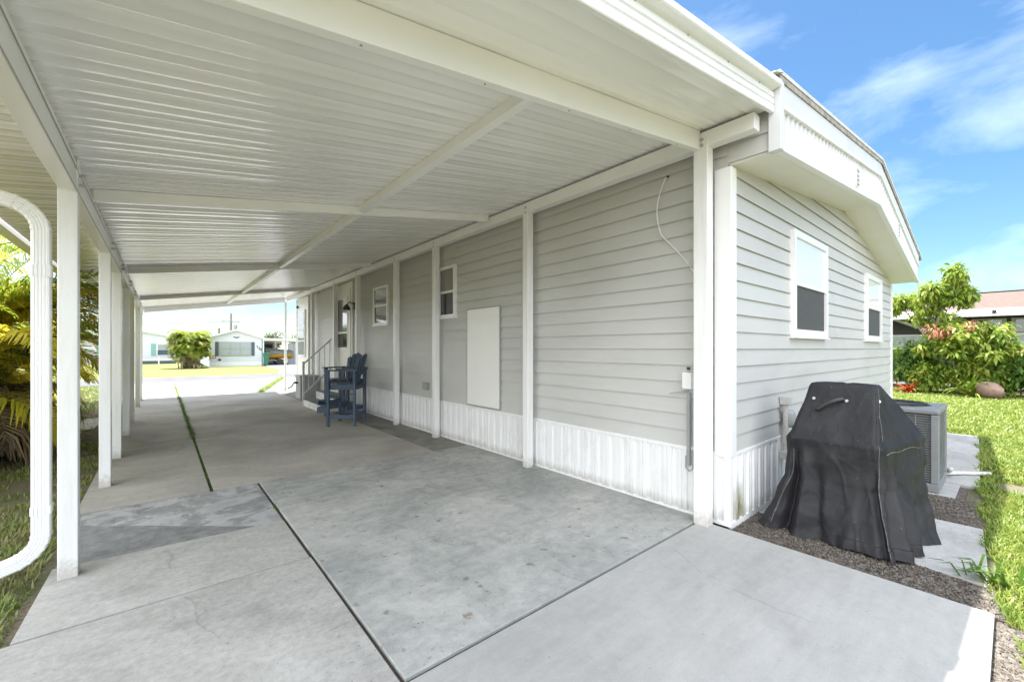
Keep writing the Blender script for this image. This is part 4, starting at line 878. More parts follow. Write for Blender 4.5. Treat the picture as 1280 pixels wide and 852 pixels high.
M['palm_yellow'] = leaf_mat('palm_yellow_leaflets', [(.50, .56, .06), (.68, .64, .07), (.76, .62, .06), (.56, .50, .05)], .55, sc_=1.6)
M['palm_lime'] = leaf_mat('palm_lime_leaflets', [(.16, .22, .04), (.24, .28, .05), (.32, .30, .06), (.14, .20, .04)], .35, sc_=1.6)
M['palm_dead'] = leaf_mat('palm_dead_leaflets', [(.15, .105, .06), (.24, .17, .10), (.34, .26, .18), (.10, .07, .045)], .1, .9)
M['palm_cane'] = noise_mat('palm_canes', [(.3, (.13, .12, .05)), (.7, (.27, .25, .12))], scale=6, rough=.7, stretch=(1, 1, 5))
M['leaf_bright'] = leaf_mat('bright_broad_leaves', [(.09, .18, .025), (.17, .28, .035), (.28, .38, .05), (.40, .44, .08), (.13, .23, .03)], .45, sc_=2.5)
M['leaf_mid'] = leaf_mat('mid_green_leaves', [(.055, .12, .025), (.09, .18, .03), (.15, .25, .04), (.24, .32, .06)], .4, sc_=2)
M['leaf_pink'] = leaf_mat('pink_new_leaves', [(.5, .15, .10), (.62, .24, .16), (.45, .28, .12)], .3)
M['leaf_red'] = leaf_mat('red_bromeliad', [(.40, .04, .02), (.55, .10, .03), (.30, .06, .02), (.5, .2, .05)], .2)
M['bark'] = noise_mat('pale_bark', [(.3, (.20, .16, .12)), (.7, (.34, .29, .22))], scale=12, rough=.9, bump=.4)
M['far_leaf'] = leaf_mat('distant_foliage', [(.07, .11, .03), (.12, .17, .05), (.17, .22, .07)], .2, sc_=.5)

def clip(VF, xm):
    V, F = VF
    if xm is None: return V, F
    keep = V[F][:, :, 0].max(1) < xm; return V, F[keep]
def palm(loc, label, rs, g, yl, dd, L, h0, leaf, nl, w, spread, canes=12, group=None, az=None, dead_h=.9, droop=1.3, xm=-.62, ym='palm_yellow'):
    t = thing('areca_palm', label, 'palm', loc, group)
    if g: np_mesh('crown', *clip(fronds(rs, loc, g, L, h0, leaf=leaf, nl=nl, w=w, spread=spread, az=az, droop=droop), xm), 'palm_green', t)
    if yl: np_mesh('yellow_fronds', *clip(fronds(rs, loc, yl, L * .95, h0 * .95, elev=(30, 75), leaf=leaf, nl=nl, w=w, spread=spread, az=az, droop=droop * 1.15), xm), ym, t)
    if dd: np_mesh('dead_fronds', *clip(fronds(rs, loc, dd, L * .5, dead_h, elev=(-10, 45), leaf=leaf * .8, nl=max(10, nl // 2), w=w, spread=spread, az=az, droop=1.9, hang=.7), xm), 'palm_dead', t)
    b = MB()
    for k in range(canes):
        a = rs.rand() * 6.283; r = spread * math.sqrt(rs.rand()); x, y = loc[0] + r * math.cos(a), loc[1] + r * math.sin(a); h = h0 * (.6 + .6 * rs.rand())
        b.tube([(x, y, -.05), (x + r * .15 * math.cos(a), y + r * .15 * math.sin(a), h * .5), (x + r * .4 * math.cos(a), y + r * .4 * math.sin(a), h)], [.035, .028, .018], 6)
    b.build('trunk', 'palm_cane', t, smooth=True); return t
rs = np.random.RandomState(11)
palm((-2.55, 8.9, -.04), 'dense yellow green areca palm clump at the left edge above a skirt of dead leaves', rs, 64, 84, 90, 2.4, 1.9, .52, 58, .014, .75, 26, dead_h=1.0, droop=1.1)
palm((-3.3, 6.6, -.04), 'areca palm clump nearest the camera on the left lawn', rs, 34, 30, 70, 2.2, 1.3, .42, 40, .014, .5, 16, dead_h=1.1)
palm((-2.7, 12.4, -.04), 'drooping brown and green areca palm seen between the left carport posts', rs, 34, 26, 90, 1.6, 1.3, .42, 40, .018, .45, 16, dead_h=1.6, droop=1.4)
palm((1.55, 38.4, -.04), 'round bushy areca palm across the road beside the white house', rs, 210, 80, 12, 1.1, 2.3, .42, 30, .02, .62, 24, droop=1.7, dead_h=.9, xm=None, ym='palm_lime')
# dead leaf litter under the near palm
def litter(name, x0, x1, y0, y1, n, m, label, seed, z=-.04, size=.05):
    r = np.random.RandomState(seed); c = np.stack([x0 + r.rand(n) * (x1 - x0), y0 + r.rand(n) * (y1 - y0), z + .004 + r.rand(n) * .015], 1); a = r.rand(n) * 6.283
    d = np.stack([np.cos(a), np.sin(a), r.randn(n) * .15], 1) * (size * (.5 + r.rand(n)))[:, None]; s_ = np.stack([-np.sin(a), np.cos(a), r.randn(n) * .2], 1) * (size * .22)
    P = np.stack([c - d, c + s_, c + d + np.array([0, 0, .006]), c - s_], 1).reshape(-1, 3); F = np.arange(n)[:, None] * 4 + np.arange(4)
    tag(np_mesh(name, P, F, m), label, 'leaf litter', kind='stuff')
litter('leaf_litter', -3.6, -1.5, 7.4, 10.2, 1400, 'palm_dead', 'brown leaf litter on the soil under the left palms', 3, size=.09)
litter('leaf_litter', -1.6, -.65, 9.0, 13.6, 500, 'palm_dead', 'scattered brown leaves on bare soil beside the left slab', 4, size=.05)

# ---- grass blades
M['blade_sun'] = leaf_mat('lawn_blades', [(.10, .17, .025), (.18, .26, .04), (.28, .34, .06), (.38, .36, .14)], .35, sc_=3)
M['blade_dull'] = leaf_mat('dull_lawn_blades', [(.13, .19, .04), (.20, .26, .06), (.27, .28, .10), (.32, .28, .15)], .3, sc_=2)
def vnoise(x, y, seed, sc_):
    r = np.random.RandomState(seed); T = r.rand(64, 64); x = x * sc_ + 100; y = y * sc_ + 100; xi = np.floor(x).astype(int); yi = np.floor(y).astype(int); fx = x - xi; fy = y - yi; fx = fx * fx * (3 - 2 * fx); fy = fy * fy * (3 - 2 * fy)
    g = lambda i, j: T[i % 64, j % 64]
    return (g(xi, yi) * (1 - fx) + g(xi + 1, yi) * fx) * (1 - fy) + (g(xi, yi + 1) * (1 - fx) + g(xi + 1, yi + 1) * fx) * fy
def grass(name, region, n, hgt, wid, m, label, seed, keep, thr=.3):
    r = np.random.RandomState(seed); x = region[0] + r.rand(n) * (region[1] - region[0]); y = region[2] + r.rand(n) * (region[3] - region[2])
    k = keep(x, y) & (vnoise(x, y, seed, 1.1) * .6 + vnoise(x, y, seed + 1, 4.5) * .4 > thr * (.6 + .8 * r.rand(n))); x = x[k]; y = y[k]; n = len(x)
    a = r.rand(n) * 6.283; h = hgt * (.4 + .9 * r.rand(n)); le = h * (.25 + .9 * r.rand(n)); b2 = a + r.randn(n) * .8
    dx = np.cos(b2) * le; dy = np.sin(b2) * le; wx = -np.sin(b2) * wid * (.6 + .8 * r.rand(n)); wy = np.cos(b2) * wid
    z = np.full(n, -.046)
    P = np.stack([np.stack([x - wx, y - wy, z], 1), np.stack([x + wx, y + wy, z], 1), np.stack([x + dx * .45 + wx * .8, y + dy * .45 + wy * .8, z + h * .7], 1), np.stack([x + dx * .45 - wx * .8, y + dy * .45 - wy * .8, z + h * .7], 1), np.stack([x + dx, y + dy, z + h], 1)], 1).reshape(-1, 3)
    i = np.arange(n)[:, None] * 5; F = np.concatenate([i + np.array([0, 1, 2, 3])]); T = np.concatenate([i + np.array([3, 2, 4, 4])])
    # tip triangle as a quad with a doubled tip moved slightly
    P2 = P.reshape(-1, 5, 3); tip2 = P2[:, 4] + np.stack([wx, wy, np.zeros(n)], 1) * .15; P3 = np.concatenate([P2, tip2[:, None]], 1).reshape(-1, 3); i = np.arange(n)[:, None] * 6
    F = np.concatenate([i + np.array([0, 1, 2, 3]), i + np.array([3, 2, 5, 4])])
    tag(np_mesh(name, P3, F, m), label, 'grass', kind='stuff')
edge = lambda x: np.where(x < 3.45, .05, np.where(x < 6.4, .05 + (x - 3.45) * .062, .235 + (x - 6.4) * .034))
right = lambda x, y: np.where(x < 10.25, y < edge(x) + .03 * np.sin(x * 7), y < 9)
grass('grass', (-.5, 3.4, -1.6, .05), 30000, .045, .0045, 'blade_sun', 'sunlit lawn beyond the near edge of the pale slab', 26, lambda x, y: y < -.02 - .05 * np.sin(x * 3) ** 2 * (x > 2), .2)
grass('grass', (3.4, 6.5, -1.6, .3), 52000, .045, .0045, 'blade_sun', 'bright sunlit lawn along the walkway edge at the right', 21, right, .30)
grass('grass', (6.5, 11, -2.2, .5), 52000, .055, .007, 'blade_sun', 'bright sunlit lawn beyond the air conditioner', 22, right, .26)
grass('grass', (10.25, 20.5, -3.5, 5), 90000, .075, .014, 'blade_sun', 'sunlit lawn reaching to the shrubs of the neighbouring house', 23, right, .08)
grass('grass', (-3.2, -.60, 1.6, 9), 60000, .045, .0045, 'blade_dull', 'patchy dull lawn with bare soil left of the carport slab', 24, lambda x, y: x < -.6, .50)
grass('grass', (-8, -1.0, 9, 22), 40000, .07, .014, 'blade_dull', 'rough lawn behind the left palms', 25, lambda x, y: x < -1.2, .35)
# longer tufts creeping over the right slab edge, and weeds along the joints
def tuft(cx, cy, n, L, m, seed, label, spread=.06, name='weed', cat='weed', lean=None, group=None):
    r = np.random.RandomState(seed); a = r.rand(n) * 6.283 if lean is None else lean + r.randn(n) * .6; b0 = np.stack([cx + r.randn(n) * spread, cy + r.randn(n) * spread, np.full(n, -.03)], 1)
    h = L * (.5 + .7 * r.rand(n)); e = np.radians(25 + 50 * r.rand(n)); hd = np.stack([np.cos(a), np.sin(a), np.zeros(n)], 1); up = np.array([0, 0, 1.]); w = np.stack([-np.sin(a), np.cos(a), np.zeros(n)], 1) * L * .035
    m1 = b0 + hd * (h * np.cos(e) * .5)[:, None] + up * (h * np.sin(e) * .6)[:, None]; t = b0 + hd * (h * np.cos(e) * 1.1)[:, None] + up * (h * np.sin(e) * .62)[:, None]
    P = np.stack([b0 - w, b0 + w, m1 + w, m1 - w, t + w * .1, t - w * .1], 1).reshape(-1, 3); i = np.arange(n)[:, None] * 6
    return tag(np_mesh(name, P, np.concatenate([i + np.array([0, 1, 2, 3]), i + np.array([3, 2, 4, 5])]), m), label, cat, group)
tuft(3.95, .10, 26, .24, 'leaf_mid', 31, 'long dark green grass tuft leaning over the pale walkway slab', .05, 'grass_tuft', 'grass tuft', lean=2.6)
r = np.random.RandomState(77); pts = []
def weedline(name, p, q, n, L, m, label, seed, wob=.02):
    r = np.random.RandomState(seed); t = r.rand(n); t = t if wob < .03 else t; p = np.array(p); q = np.array(q); c = p + (q - p) * t[:, None] + r.randn(n, 2) * wob; a = r.rand(n) * 6.283; h = L * (.4 + r.rand(n))
    b0 = np.stack([c[:, 0], c[:, 1], np.full(n, -.03)], 1); hd = np.stack([np.cos(a), np.sin(a), np.zeros(n)], 1); w = np.stack([-np.sin(a), np.cos(a), np.zeros(n)], 1) * L * .12
    m1 = b0 + hd * (h * .3)[:, None] + np.array([0, 0, 1.]) * (h * .7)[:, None]; t_ = b0 + hd * (h * .9)[:, None] + np.array([0, 0, 1.]) * (h * .8)[:, None]
    P = np.stack([b0 - w, b0 + w, m1 + w, m1 - w, t_ + w * .1, t_ - w * .1], 1).reshape(-1, 3); i = np.arange(n)[:, None] * 6
    tag(np_mesh(name, P, np.concatenate([i + np.array([0, 1, 2, 3]), i + np.array([3, 2, 4, 5])]), m), label, 'weeds', kind='stuff')
weedline('weeds', (.387, 8.2), (.387, 15.6), 1500, .055, 'leaf_mid', 'green weeds filling the far part of the long slab joint', 41, .014)
weedline('moss', (.387, 5.2), (.387, 8.2), 900, .028, 'leaf_mid', 'thin line of moss in the near part of the long slab joint', 42, .006)
weedline('weeds', (2.47, 15.7), (4.45, 22.6), 1800, .09, 'blade_sun', 'yellow green grass strip growing in the sunlit driveway joint', 43, .05)
weedline('weeds', (.387, 15.6), (.387, 21.5), 500, .05, 'blade_sun', 'sparse sunlit weeds in the driveway joint', 44, .02)
weedline('weeds', (.79, 4.15), (.80, 4.35), 60, .035, 'leaf_mid', 'small green weed at the edge of the stained slab', 45, .015)
weedline('weeds', (2.9, 10.8), (2.9, 15.4), 160, .03, 'palm_dead', 'dry debris in the joint beside the house strip', 46, .02)
litter('debris', .85, 3.4, 1.8, 5.0, 46, 'palm_dead', 'few dead leaf scraps scattered on the stained slab', 5, z=.004, size=.013)
litter('debris', 2.6, 3.44, 3.2, 8.0, 90, 'palm_dead', 'dead leaf scraps along the foot of the skirting', 6, z=.004, size=.014)
struct(MB().prism([(-1.45, 10.6, -.1), (-.95, 10.6, -.1), (-.85, 12.2, -.1), (-1.4, 12.2, -.1)], (0, 0, .075)).build('path', 'c_walk', bevel=.006, recalc=True))

# ---- shrubs at the right
def tree_thing(name, label, cat, loc, crown, mleaf, stems, extra=(), group=None):
    t = thing(name, label, cat, loc, group); np_mesh('crown', *join(crown), mleaf, t)
    b = MB()
    for s_ in stems: b.tube(s_[0], s_[1], 7)
    b.build('trunk', 'bark', t, smooth=True)
    for nm, parts, m_ in extra: np_mesh(nm, *join(parts), m_, t)
    return t
rs = np.random.RandomState(3); SX = 19.2
def cl(y, z, ry, rz_, n, size=.18, x=SX, rx=None, **k): return leaves(rs, (x, y, z), (rx or ry, ry, rz_), n, size, **k)
tree_thing('small_tree', 'small bright green tree with drooping leaves rising past the far corner of the grey house', 'tree', (SX, 1.75, -.04),
    [cl(2.05, 3.05, .72, .50, 1197, clump=26, shell=.2), cl(1.45, 3.2, .55, .55, 969, clump=22, shell=.2), cl(1.15, 3.75, .40, .36, 541, clump=12, shell=.2), cl(2.5, 2.85, .38, .35, 427, clump=10, shell=.2), cl(.95, 3.05, .32, .45, 427, clump=9, shell=.2), cl(1.7, 2.45, .7, .3, 456, clump=14, shell=.2)], 'leaf_bright',
    [([(SX, 1.75, -.1), (SX, 1.72, 1.2), (SX, 1.55, 2.4), (SX, 1.2, 3.5), (SX, 1.1, 3.9)], [.06, .05, .04, .025, .01]), ([(SX, 1.7, 1.5), (SX, 2.1, 2.3), (SX, 2.5, 2.9)], [.035, .028, .01]), ([(SX, 1.6, 2.2), (SX, 2.0, 2.9), (SX, 2.1, 3.3)], [.03, .02, .01]), ([(SX, 1.65, 1.9), (SX, 1.2, 2.4), (SX, .95, 3.2)], [.03, .02, .01])])
tree_thing('leafy_shrub', 'bushy yellow green shrub with pink new leaf clusters in the middle of the right bed', 'shrub', (SX - .4, .95, -.04),
    [cl(1.0, 1.95, .85, .40, 1482, x=SX - .4, clump=34, shell=.3), cl(.35, 1.6, .55, .45, 855, x=SX - .3, clump=20, shell=.3), cl(1.55, 1.55, .5, .4, 684, x=SX - .4, clump=16, shell=.3), cl(.9, 1.3, .8, .4, 627, x=SX - .4, clump=16), cl(-.05, 1.25, .35, .3, 342, x=SX - .4, clump=9)], 'leaf_bright',
    [([(SX - .4, .95 + dy * .2, -.1), (SX - .4, .95 + dy * .6, .8), (SX - .4, .95 + dy, 1.7)], [.035, .028, .012]) for dy in (-.9, -.45, 0, .35, .7)],
    [('pink_leaves', [cl(1.62, 2.02, .16, .20, 40, .14, x=SX - .9, droop=1.2), cl(1.38, 1.95, .15, .17, 30, .14, x=SX - .9, droop=1.2), cl(.82, 2.12, .15, .17, 30, .14, x=SX - .9, droop=1.2), cl(-.35, 1.35, .14, .1, 8, .13, x=SX - .9)], 'leaf_pink')])
tree_thing('leafy_shrub', 'low mid green shrub against the corner of the grey house', 'shrub', (SX, 2.25, -.04), [cl(2.3, .95, .55, .65, 1995, .15, clump=40, shell=.2), cl(1.75, .7, .5, .45, 1197, .14, clump=26, shell=.2)], 'leaf_mid', [([(SX, 2.3, -.1), (SX, 2.25, .9)], [.03, .015])])
tree_thing('leafy_shrub', 'loose green shrub with long stems at the right edge of the bed', 'shrub', (SX - .3, -.15, -.04), [cl(-.1, .85, .45, .45, 912, .19, x=SX - .3, clump=20), cl(.35, .55, .5, .4, 969, .16, x=SX - .3, clump=22), cl(-.6, .55, .6, .35, 1083, .16, x=SX - .3, clump=24)], 'leaf_mid', [([(SX - .3, -.15, -.1), (SX - .3, -.1, 1.1)], [.025, .012])])
tree_thing('leafy_shrub', 'low leafy ground shrub beyond the right edge of the bed', 'shrub', (SX - .2, -1.9, -.04), [cl(-1.9, .7, .8, .5, 1995, .17, x=SX - .2, clump=34)], 'leaf_mid', [([(SX - .2, -1.9, -.1), (SX - .2, -1.9, .7)], [.03, .012])])
tree_thing('leafy_shrub', 'dense mid green undergrowth behind the pink tipped shrub', 'shrub', (SX + .5, .8, -.04), [cl(.8, .9, 1.0, .85, 1900, .15, x=SX + .6, rx=.4, clump=80, shell=.1)], 'leaf_mid', [([(SX + .6, .8, -.1), (SX + .6, .8, 1.2)], [.03, .012])])
tree_thing('leafy_shrub', 'low bright green mass filling the foot of the bed behind the clay pot', 'shrub', (SX - .5, .7, -.04), [cl(.75, .62, .75, .5, 1500, .17, x=SX - .45, rx=.3, clump=70, shell=.1), cl(1.75, .6, .45, .5, 800, .16, x=SX - .45, rx=.3, clump=40, shell=.1)], 'leaf_bright', [([(SX - .5, .7, -.1), (SX - .5, .7, .8)], [.03, .012])])
def rosette(name, label, cat, loc, n, L, w, m, seed, e=(25, 80)):
    r = np.random.RandomState(seed); V = []; F = []; o = 0
    for i in range(n):
        a = r.rand() * 6.283; el = math.radians(e[0] + r.rand() * (e[1] - e[0])); l = L * (.7 + .5 * r.rand()); hd = np.array([math.cos(a), math.sin(a), 0]); sd = np.array([-math.sin(a), math.cos(a), 0]); p = np.array(loc, float); K = 6
        for k in range(K + 1):
            ww = w * (1 - (k / K) ** 2) + .002; V += [p - sd * ww, p + sd * ww]; p = p + (hd * math.cos(el) + np.array([0, 0, math.sin(el)])) * l / K; el -= .22
        F += [(o + 2 * k, o + 2 * k + 1, o + 2 * k + 3, o + 2 * k + 2) for k in range(K)]; o += 2 * K + 2
    return tag(np_mesh(name, np.array(V), np.array(F), m), label, cat)
rosette('agave', 'spiky bright green strap leaved plant at the foot of the pink tipped shrub', 'plant', (SX - .9, .8, -.03), 44, 1.05, .035, 'leaf_bright', 8)
rosette('bromeliad', 'red bromeliad beside the far corner of the grey house', 'plant', (SX - .8, 2.15, -.03), 34, .62, .035, 'leaf_red', 9)
M['clay'] = noise_mat('brown_glazed_clay', [(.3, (.17, .10, .075)), (.7, (.27, .18, .14))], scale=6, rough=.5)
b = MB(); prof = [(.01, -.31), (.09, -.30), (.17, -.255), (.225, -.17), (.25, -.06), (.25, .05), (.225, .15), (.17, .23), (.12, .265), (.13, .285), (.10, .285), (.09, .24), (.01, .1)]; k = 22
for rr, zz in prof:
    for j in range(k): t = 2 * math.pi * j / k; b.v.append((SX - 1.2 + rr * math.cos(t) - zz * .35, .42 - zz * .9, .24 + rr * math.sin(t) - zz * .12 - .02))
for i in range(len(prof) - 1):
    for j in range(k): a = i * k + j; c = i * k + (j + 1) % k; b.f.append((a, c, c + k, a + k))
tag(b.build('clay_pot', 'clay', smooth=True), 'round brown clay pot lying on its side in front of the shrubs', 'pot')

# ================================================================== NEIGHBOUR AT THE RIGHT
nb = thing('neighbour_house', 'low house with a brown shingle roof and screened porch behind the right shrubs', 'house', (22.3, 0, 0))
M['nwall'] = plain('pale_house_wall', (.55, .54, .50), .7); M['aqua'] = noise_mat('frosted_aqua_panel', [(.35, (.30, .38, .36)), (.6, (.50, .56, .53))], scale=5, rough=.4)
NX = 22.3; Y0, Y1 = -16, 9.5
bx('wall', 'nwall', nb, NX + 2.5, NX + 9, Y0 + .3, Y1 - .3, -.05, 2.75)
b = MB(); b.hexa([(NX - 1.0, Y0, 2.62), (NX + 3.6, Y0, 3.58), (NX + 3.6, Y1, 3.58), (NX - 1.0, Y1, 2.62), (NX - 1.0, Y0, 2.70), (NX + 3.6, Y0, 3.68), (NX + 3.6, Y1, 3.68), (NX - 1.0, Y1, 2.70)]); b.build('roof', 'shingle', nb)
b = MB(); b.hexa([(NX + 3.6, Y0, 3.58), (NX + 9.5, Y0, 2.5), (NX + 9.5, Y1, 2.5), (NX + 3.6, Y1, 3.58), (NX + 3.6, Y0, 3.68), (NX + 9.5, Y0, 2.6), (NX + 9.5, Y1, 2.6), (NX + 3.6, Y1, 3.68)]); b.build('roof', 'shingle', nb)
bx('ridge_cap', 'seam', nb, NX + 3.5, NX + 3.7, Y0, Y1, 3.685, 3.71)
b = MB(); b.hexa([(NX - 1.5, Y0, 2.50), (NX - .9, Y0, 2.66), (NX - .9, Y1, 2.66), (NX - 1.5, Y1, 2.50), (NX - 1.5, Y0, 2.58), (NX - .9, Y0, 2.76), (NX - .9, Y1, 2.76), (NX - 1.5, Y1, 2.58)]); b.build('eave_awning', 'white', nb)
bx('fascia', 'white', nb, NX - 1.53, NX - 1.503, Y0, Y1, 2.47, 2.58)
for k in range(10): y = -6 + k * 1.28; bx('gutter_bracket', 'dark', nb, NX - 1.60, NX - 1.531, y - .05, y + .05, 2.56, 2.66, bevel=.01)
for k in range(9): y = Y0 + .1 + k * 2.55; bx('post', 'white', nb, NX - .06, NX + .06, y - .06, y + .06, -.05, 2.62)
bx('screen', 'screen', nb, NX + .01, NX + .03, Y0 + .2, Y1 - .2, 1.95, 2.6); bx('aqua_panel', 'aqua', nb, NX - .01, NX + .0, Y0 + .2, Y1 - .2, 1.42, 1.88); bx('rail', 'white', nb, NX - .03, NX + .03, Y0 + .1, Y1 - .1, 1.885, 1.94)
bx('screen', 'screen', nb, NX + .01, NX + .03, Y0 + .2, Y1 - .2, .12, 1.38); bx('rail', 'white', nb, NX - .03, NX + .03, Y0 + .1, Y1 - .1, 1.385, 1.417); bx('rail', 'white', nb, NX - .03, NX + .03, Y0 + .1, Y1 - .1, .02, .11)
for y in (.55, -.35, -1.4): bx('window_frame', 'nwall', nb, NX - .02, NX + .008, y - .40, y + .40, 1.97, 2.45); 
for y in (.55, -.35, -1.4): bx('window_pane', 'pane_dark', nb, NX - .03, NX - .021, y - .30, y + .30, 2.02, 2.40)
for y in (-.1, -.95): bx('screen_door_frame', 'white', nb, NX - .05, NX - .01, y - .03, y + .03, .0, 1.38)
MB().bar((NX - .8, 3.0, 2.55), (NX - .2, 1.9, 2.0), .08, .08).build('brace', 'white', nb)

# ================================================================== ACROSS THE ROAD
M['far_white'] = noise_mat('white_house_siding', [(.3, (.60, .62, .66)), (.7, (.66, .68, .71))], scale=2, rough=.6, stretch=(.3, .3, 12)); M['shutter'] = plain('slate_shutter', (.07, .09, .11), .6); M['teal'] = plain('teal_shutter', (.22, .42, .38), .6)
M['number'] = plain('dark_house_number', (.03, .03, .035), .5); M['redsign'] = plain('red_plaque', (.50, .10, .10), .5)
fh = thing('white_house', 'small white gabled house with slate shutters directly across the road', 'house', (4.6, 40, 0))
xl, xr, xp, y = 2.86, 6.38, 4.60, 40.0
MB().prism([(xl, y, -.05), (xr, y, -.05), (xr, y, 2.20), (xp, y, 2.80), (xl, y, 2.26)], (0, 14, 0)).build('wall', 'far_white', fh, recalc=True)
for (a, za, c, zc) in ((xl - .15, 2.22, xp, 2.82), (xp, 2.82, xr + .15, 2.16)):
    MB().hexa([(a, y - .25, za), (c, y - .25, zc), (c, y + 14.2, zc), (a, y + 14.2, za), (a, y - .25, za + .12), (c, y - .25, zc + .12), (c, y + 14.2, zc + .12), (a, y + 14.2, za + .12)]).build('roof', 'white', fh)
w = bx('window', 'grey_metal', fh, 3.44, 5.62, y - .05, y - .002, .80, 1.92)
M['farglass'] = plain('far_window_glass', (.33, .38, .38), .1)
for k in range(3):
    for j in range(2): bx('pane', 'farglass', w, 3.52 + k * .70, 4.14 + k * .70, y - .07, y - .0502, .86 + j * .53, 1.34 + j * .53)
bx('shutter', 'shutter', fh, 3.20, 3.42, y - .04, y - .002, .80, 1.92); bx('shutter', 'shutter', fh, 5.64, 5.86, y - .04, y - .002, .80, 1.92)
bx('skirting', 'white', fh, xl - .01, xr + .01, y - .02, y - .002, -.05, .30)
bx('corner_trim', 'teal', fh, xr - .02, xr + .05, y - .03, y - .0, -.05, 2.1)
MB().prism([(4.35, y - .03, 2.36), (4.6, y - .03, 2.30), (4.85, y - .03, 2.36), (4.7, y - .03, 2.25), (4.6, y - .03, 2.22), (4.5, y - .03, 2.25)], (0, .025, 0)).build('gable_ornament', 'number', fh, recalc=True)
# slanted house number: three digits on a falling line
DIG = {'7': 'abc', '4': 'fgbc', '1': 'bc'}
def digit(b, x, z, ch, s=.13):
    seg = {'a': (0, 1, 1, 1), 'b': (1, 1, 1, .5), 'c': (1, .5, 1, 0), 'd': (0, 0, 1, 0), 'e': (0, .5, 0, 0), 'f': (0, 1, 0, .5), 'g': (0, .5, 1, .5)}
    for q in DIG[ch]: u = seg[q]; b.bar((x + u[0] * s * .7, y - .02, z + u[1] * s * 1.7), (x + u[2] * s * .7 + .001, y - .02, z + u[3] * s * 1.7 + .001), .03, .05, up=(0, 1, 0))
for k, ch in enumerate('714'): b = MB(); digit(b, 5.98 + k * .13, 1.40 - k * .10, ch); b.build('house_number', 'number', fh)
bx('plaque', 'redsign', fh, 3.02, 3.26, y - .03, y - .002, .62, .86); bx('plaque', 'far_white', fh, 3.07, 3.21, y - .036, y - .0302, .69, .79)
MB().prism([(3.34, y - .02, .50), (3.52, y - .02, .40), (3.62, y - .02, .50), (3.50, y - .02, .62)], (0, .015, 0)).build('wall_ornament', 'number', fh, recalc=True)
fc = thing('far_carport', 'flat white carport attached to the right of the small white house', 'carport', (8.5, 40.5, 0))
bx('roof', 'white', fc, 6.42, 11.5, 39.8, 47.5, 2.05, 2.24); bx('back_wall', 'nwall', fc, 6.5, 8.6, 47, 47.15, -.05, 2.0)
for x in (6.5, 9.0, 11.4): bx('post', 'white', fc, x - .04, x + .04, 40.0, 40.08, -.05, 2.05)
fw = bx('window', 'shutter', fc, 7.2, 8.4, 46.9, 46.98, 1.0, 1.8)
# tarp covered boat on trailer
bt = thing('covered_boat', 'boat with yellow hull under a grey green tarp in the far carport', 'boat', (7.7, 41.6, 0))
M['tarp'] = noise_mat('grey_green_tarp', [(.3, (.13, .16, .14)), (.7, (.26, .29, .26))], scale=4, rough=.8, bump=.6, bscale=6, bdist=.1); M['yellow_hull'] = plain('yellow_hull', (.60, .33, .03), .4)
def hull(b, zf, wf, x0=6.85, x1=9.0, yc=41.6, n=14, rows=6, top=False):
    base = len(b.v)
    for i in range(n + 1):
        t = i / n; w_ = wf * math.sin(math.pi * (.12 + .8 * t)) ** .6
        for j in range(rows + 1):
            a = j / rows * math.pi; xx = x0 + (x1 - x0) * t; b.v.append((xx, yc - w_ * math.cos(a), zf(t, a)))
    for i in range(n):
        for j in range(rows): a = base + i * (rows + 1) + j; b.f.append((a, a + 1, a + rows + 2, a + rows + 1))
b = MB(); hull(b, lambda t, a: .85 + .08 * t - .38 * math.sin(a), .8); b.build('hull', 'yellow_hull', bt, smooth=True)
b = MB(); hull(b, lambda t, a: .87 + .08 * t + (.62 - .35 * t) * math.sin(a), .84); b.build('tarp', 'tarp', bt, smooth=True)
b = MB(); b.bar((6.7, 41.2, .38), (9.1, 41.2, .38), .08, .1).bar((6.7, 42.0, .38), (9.1, 42.0, .38), .08, .1).bar((7.6, 41.0, .30), (7.6, 42.2, .30), .08, .08); b.build('trailer_frame', 'grey_metal', bt)
for yy in (40.95, 42.25): MB().tube([(7.9, yy - .1, .24), (7.9, yy + .1, .24)], .28, 18).build('wheel', 'dark', bt)
bn = thing('green_bin', 'dark green wheeled bin beside the corner of the small white house', 'bin', (6.62, 39.6, 0)); M['bin'] = plain('green_bin_plastic', (.02, .13, .09), .5)
MB().hexa([(6.5, 39.45, -.04), (6.75, 39.45, -.04), (6.75, 39.75, -.04), (6.5, 39.75, -.04), (6.44, 39.4, .95), (6.82, 39.4, .95), (6.82, 39.8, .95), (6.44, 39.8, .95)]).build('bin_body', 'bin', bn, bevel=.02); bx('lid', 'bin', bn, 6.42, 6.84, 39.36, 39.84, .952, 1.02, bevel=.02)
for xx in (6.5, 6.76): MB().tube([(xx - .02, 39.8, .06), (xx + .02, 39.8, .06)], .1, 12).build('wheel', 'dark', bn)
fn = thing('white_fence', 'tall white panel fence past the far carport', 'fence', (9.8, 42, 0))
for k in range(7): bx('panel', 'far_white', fn, 8.75 + k * .5, 9.20 + k * .5, 42.0, 42.03, -.05, 1.85); bx('post', 'nwall', fn, 9.205 + k * .5, 9.245 + k * .5, 41.98, 42.05, -.05, 1.95)
h2 = thing('pale_teal_house', 'pale house with teal trim and shutters far across the road at the left', 'house', (-1.5, 52, 0)); y = 52.0
MB().prism([(-7, y, -.05), (1.75, y, -.05), (1.75, y, 2.30), (-1.5, y, 2.95), (-7, y, 2.2)], (0, 9, 0)).build('wall', 'far_white', h2, recalc=True)
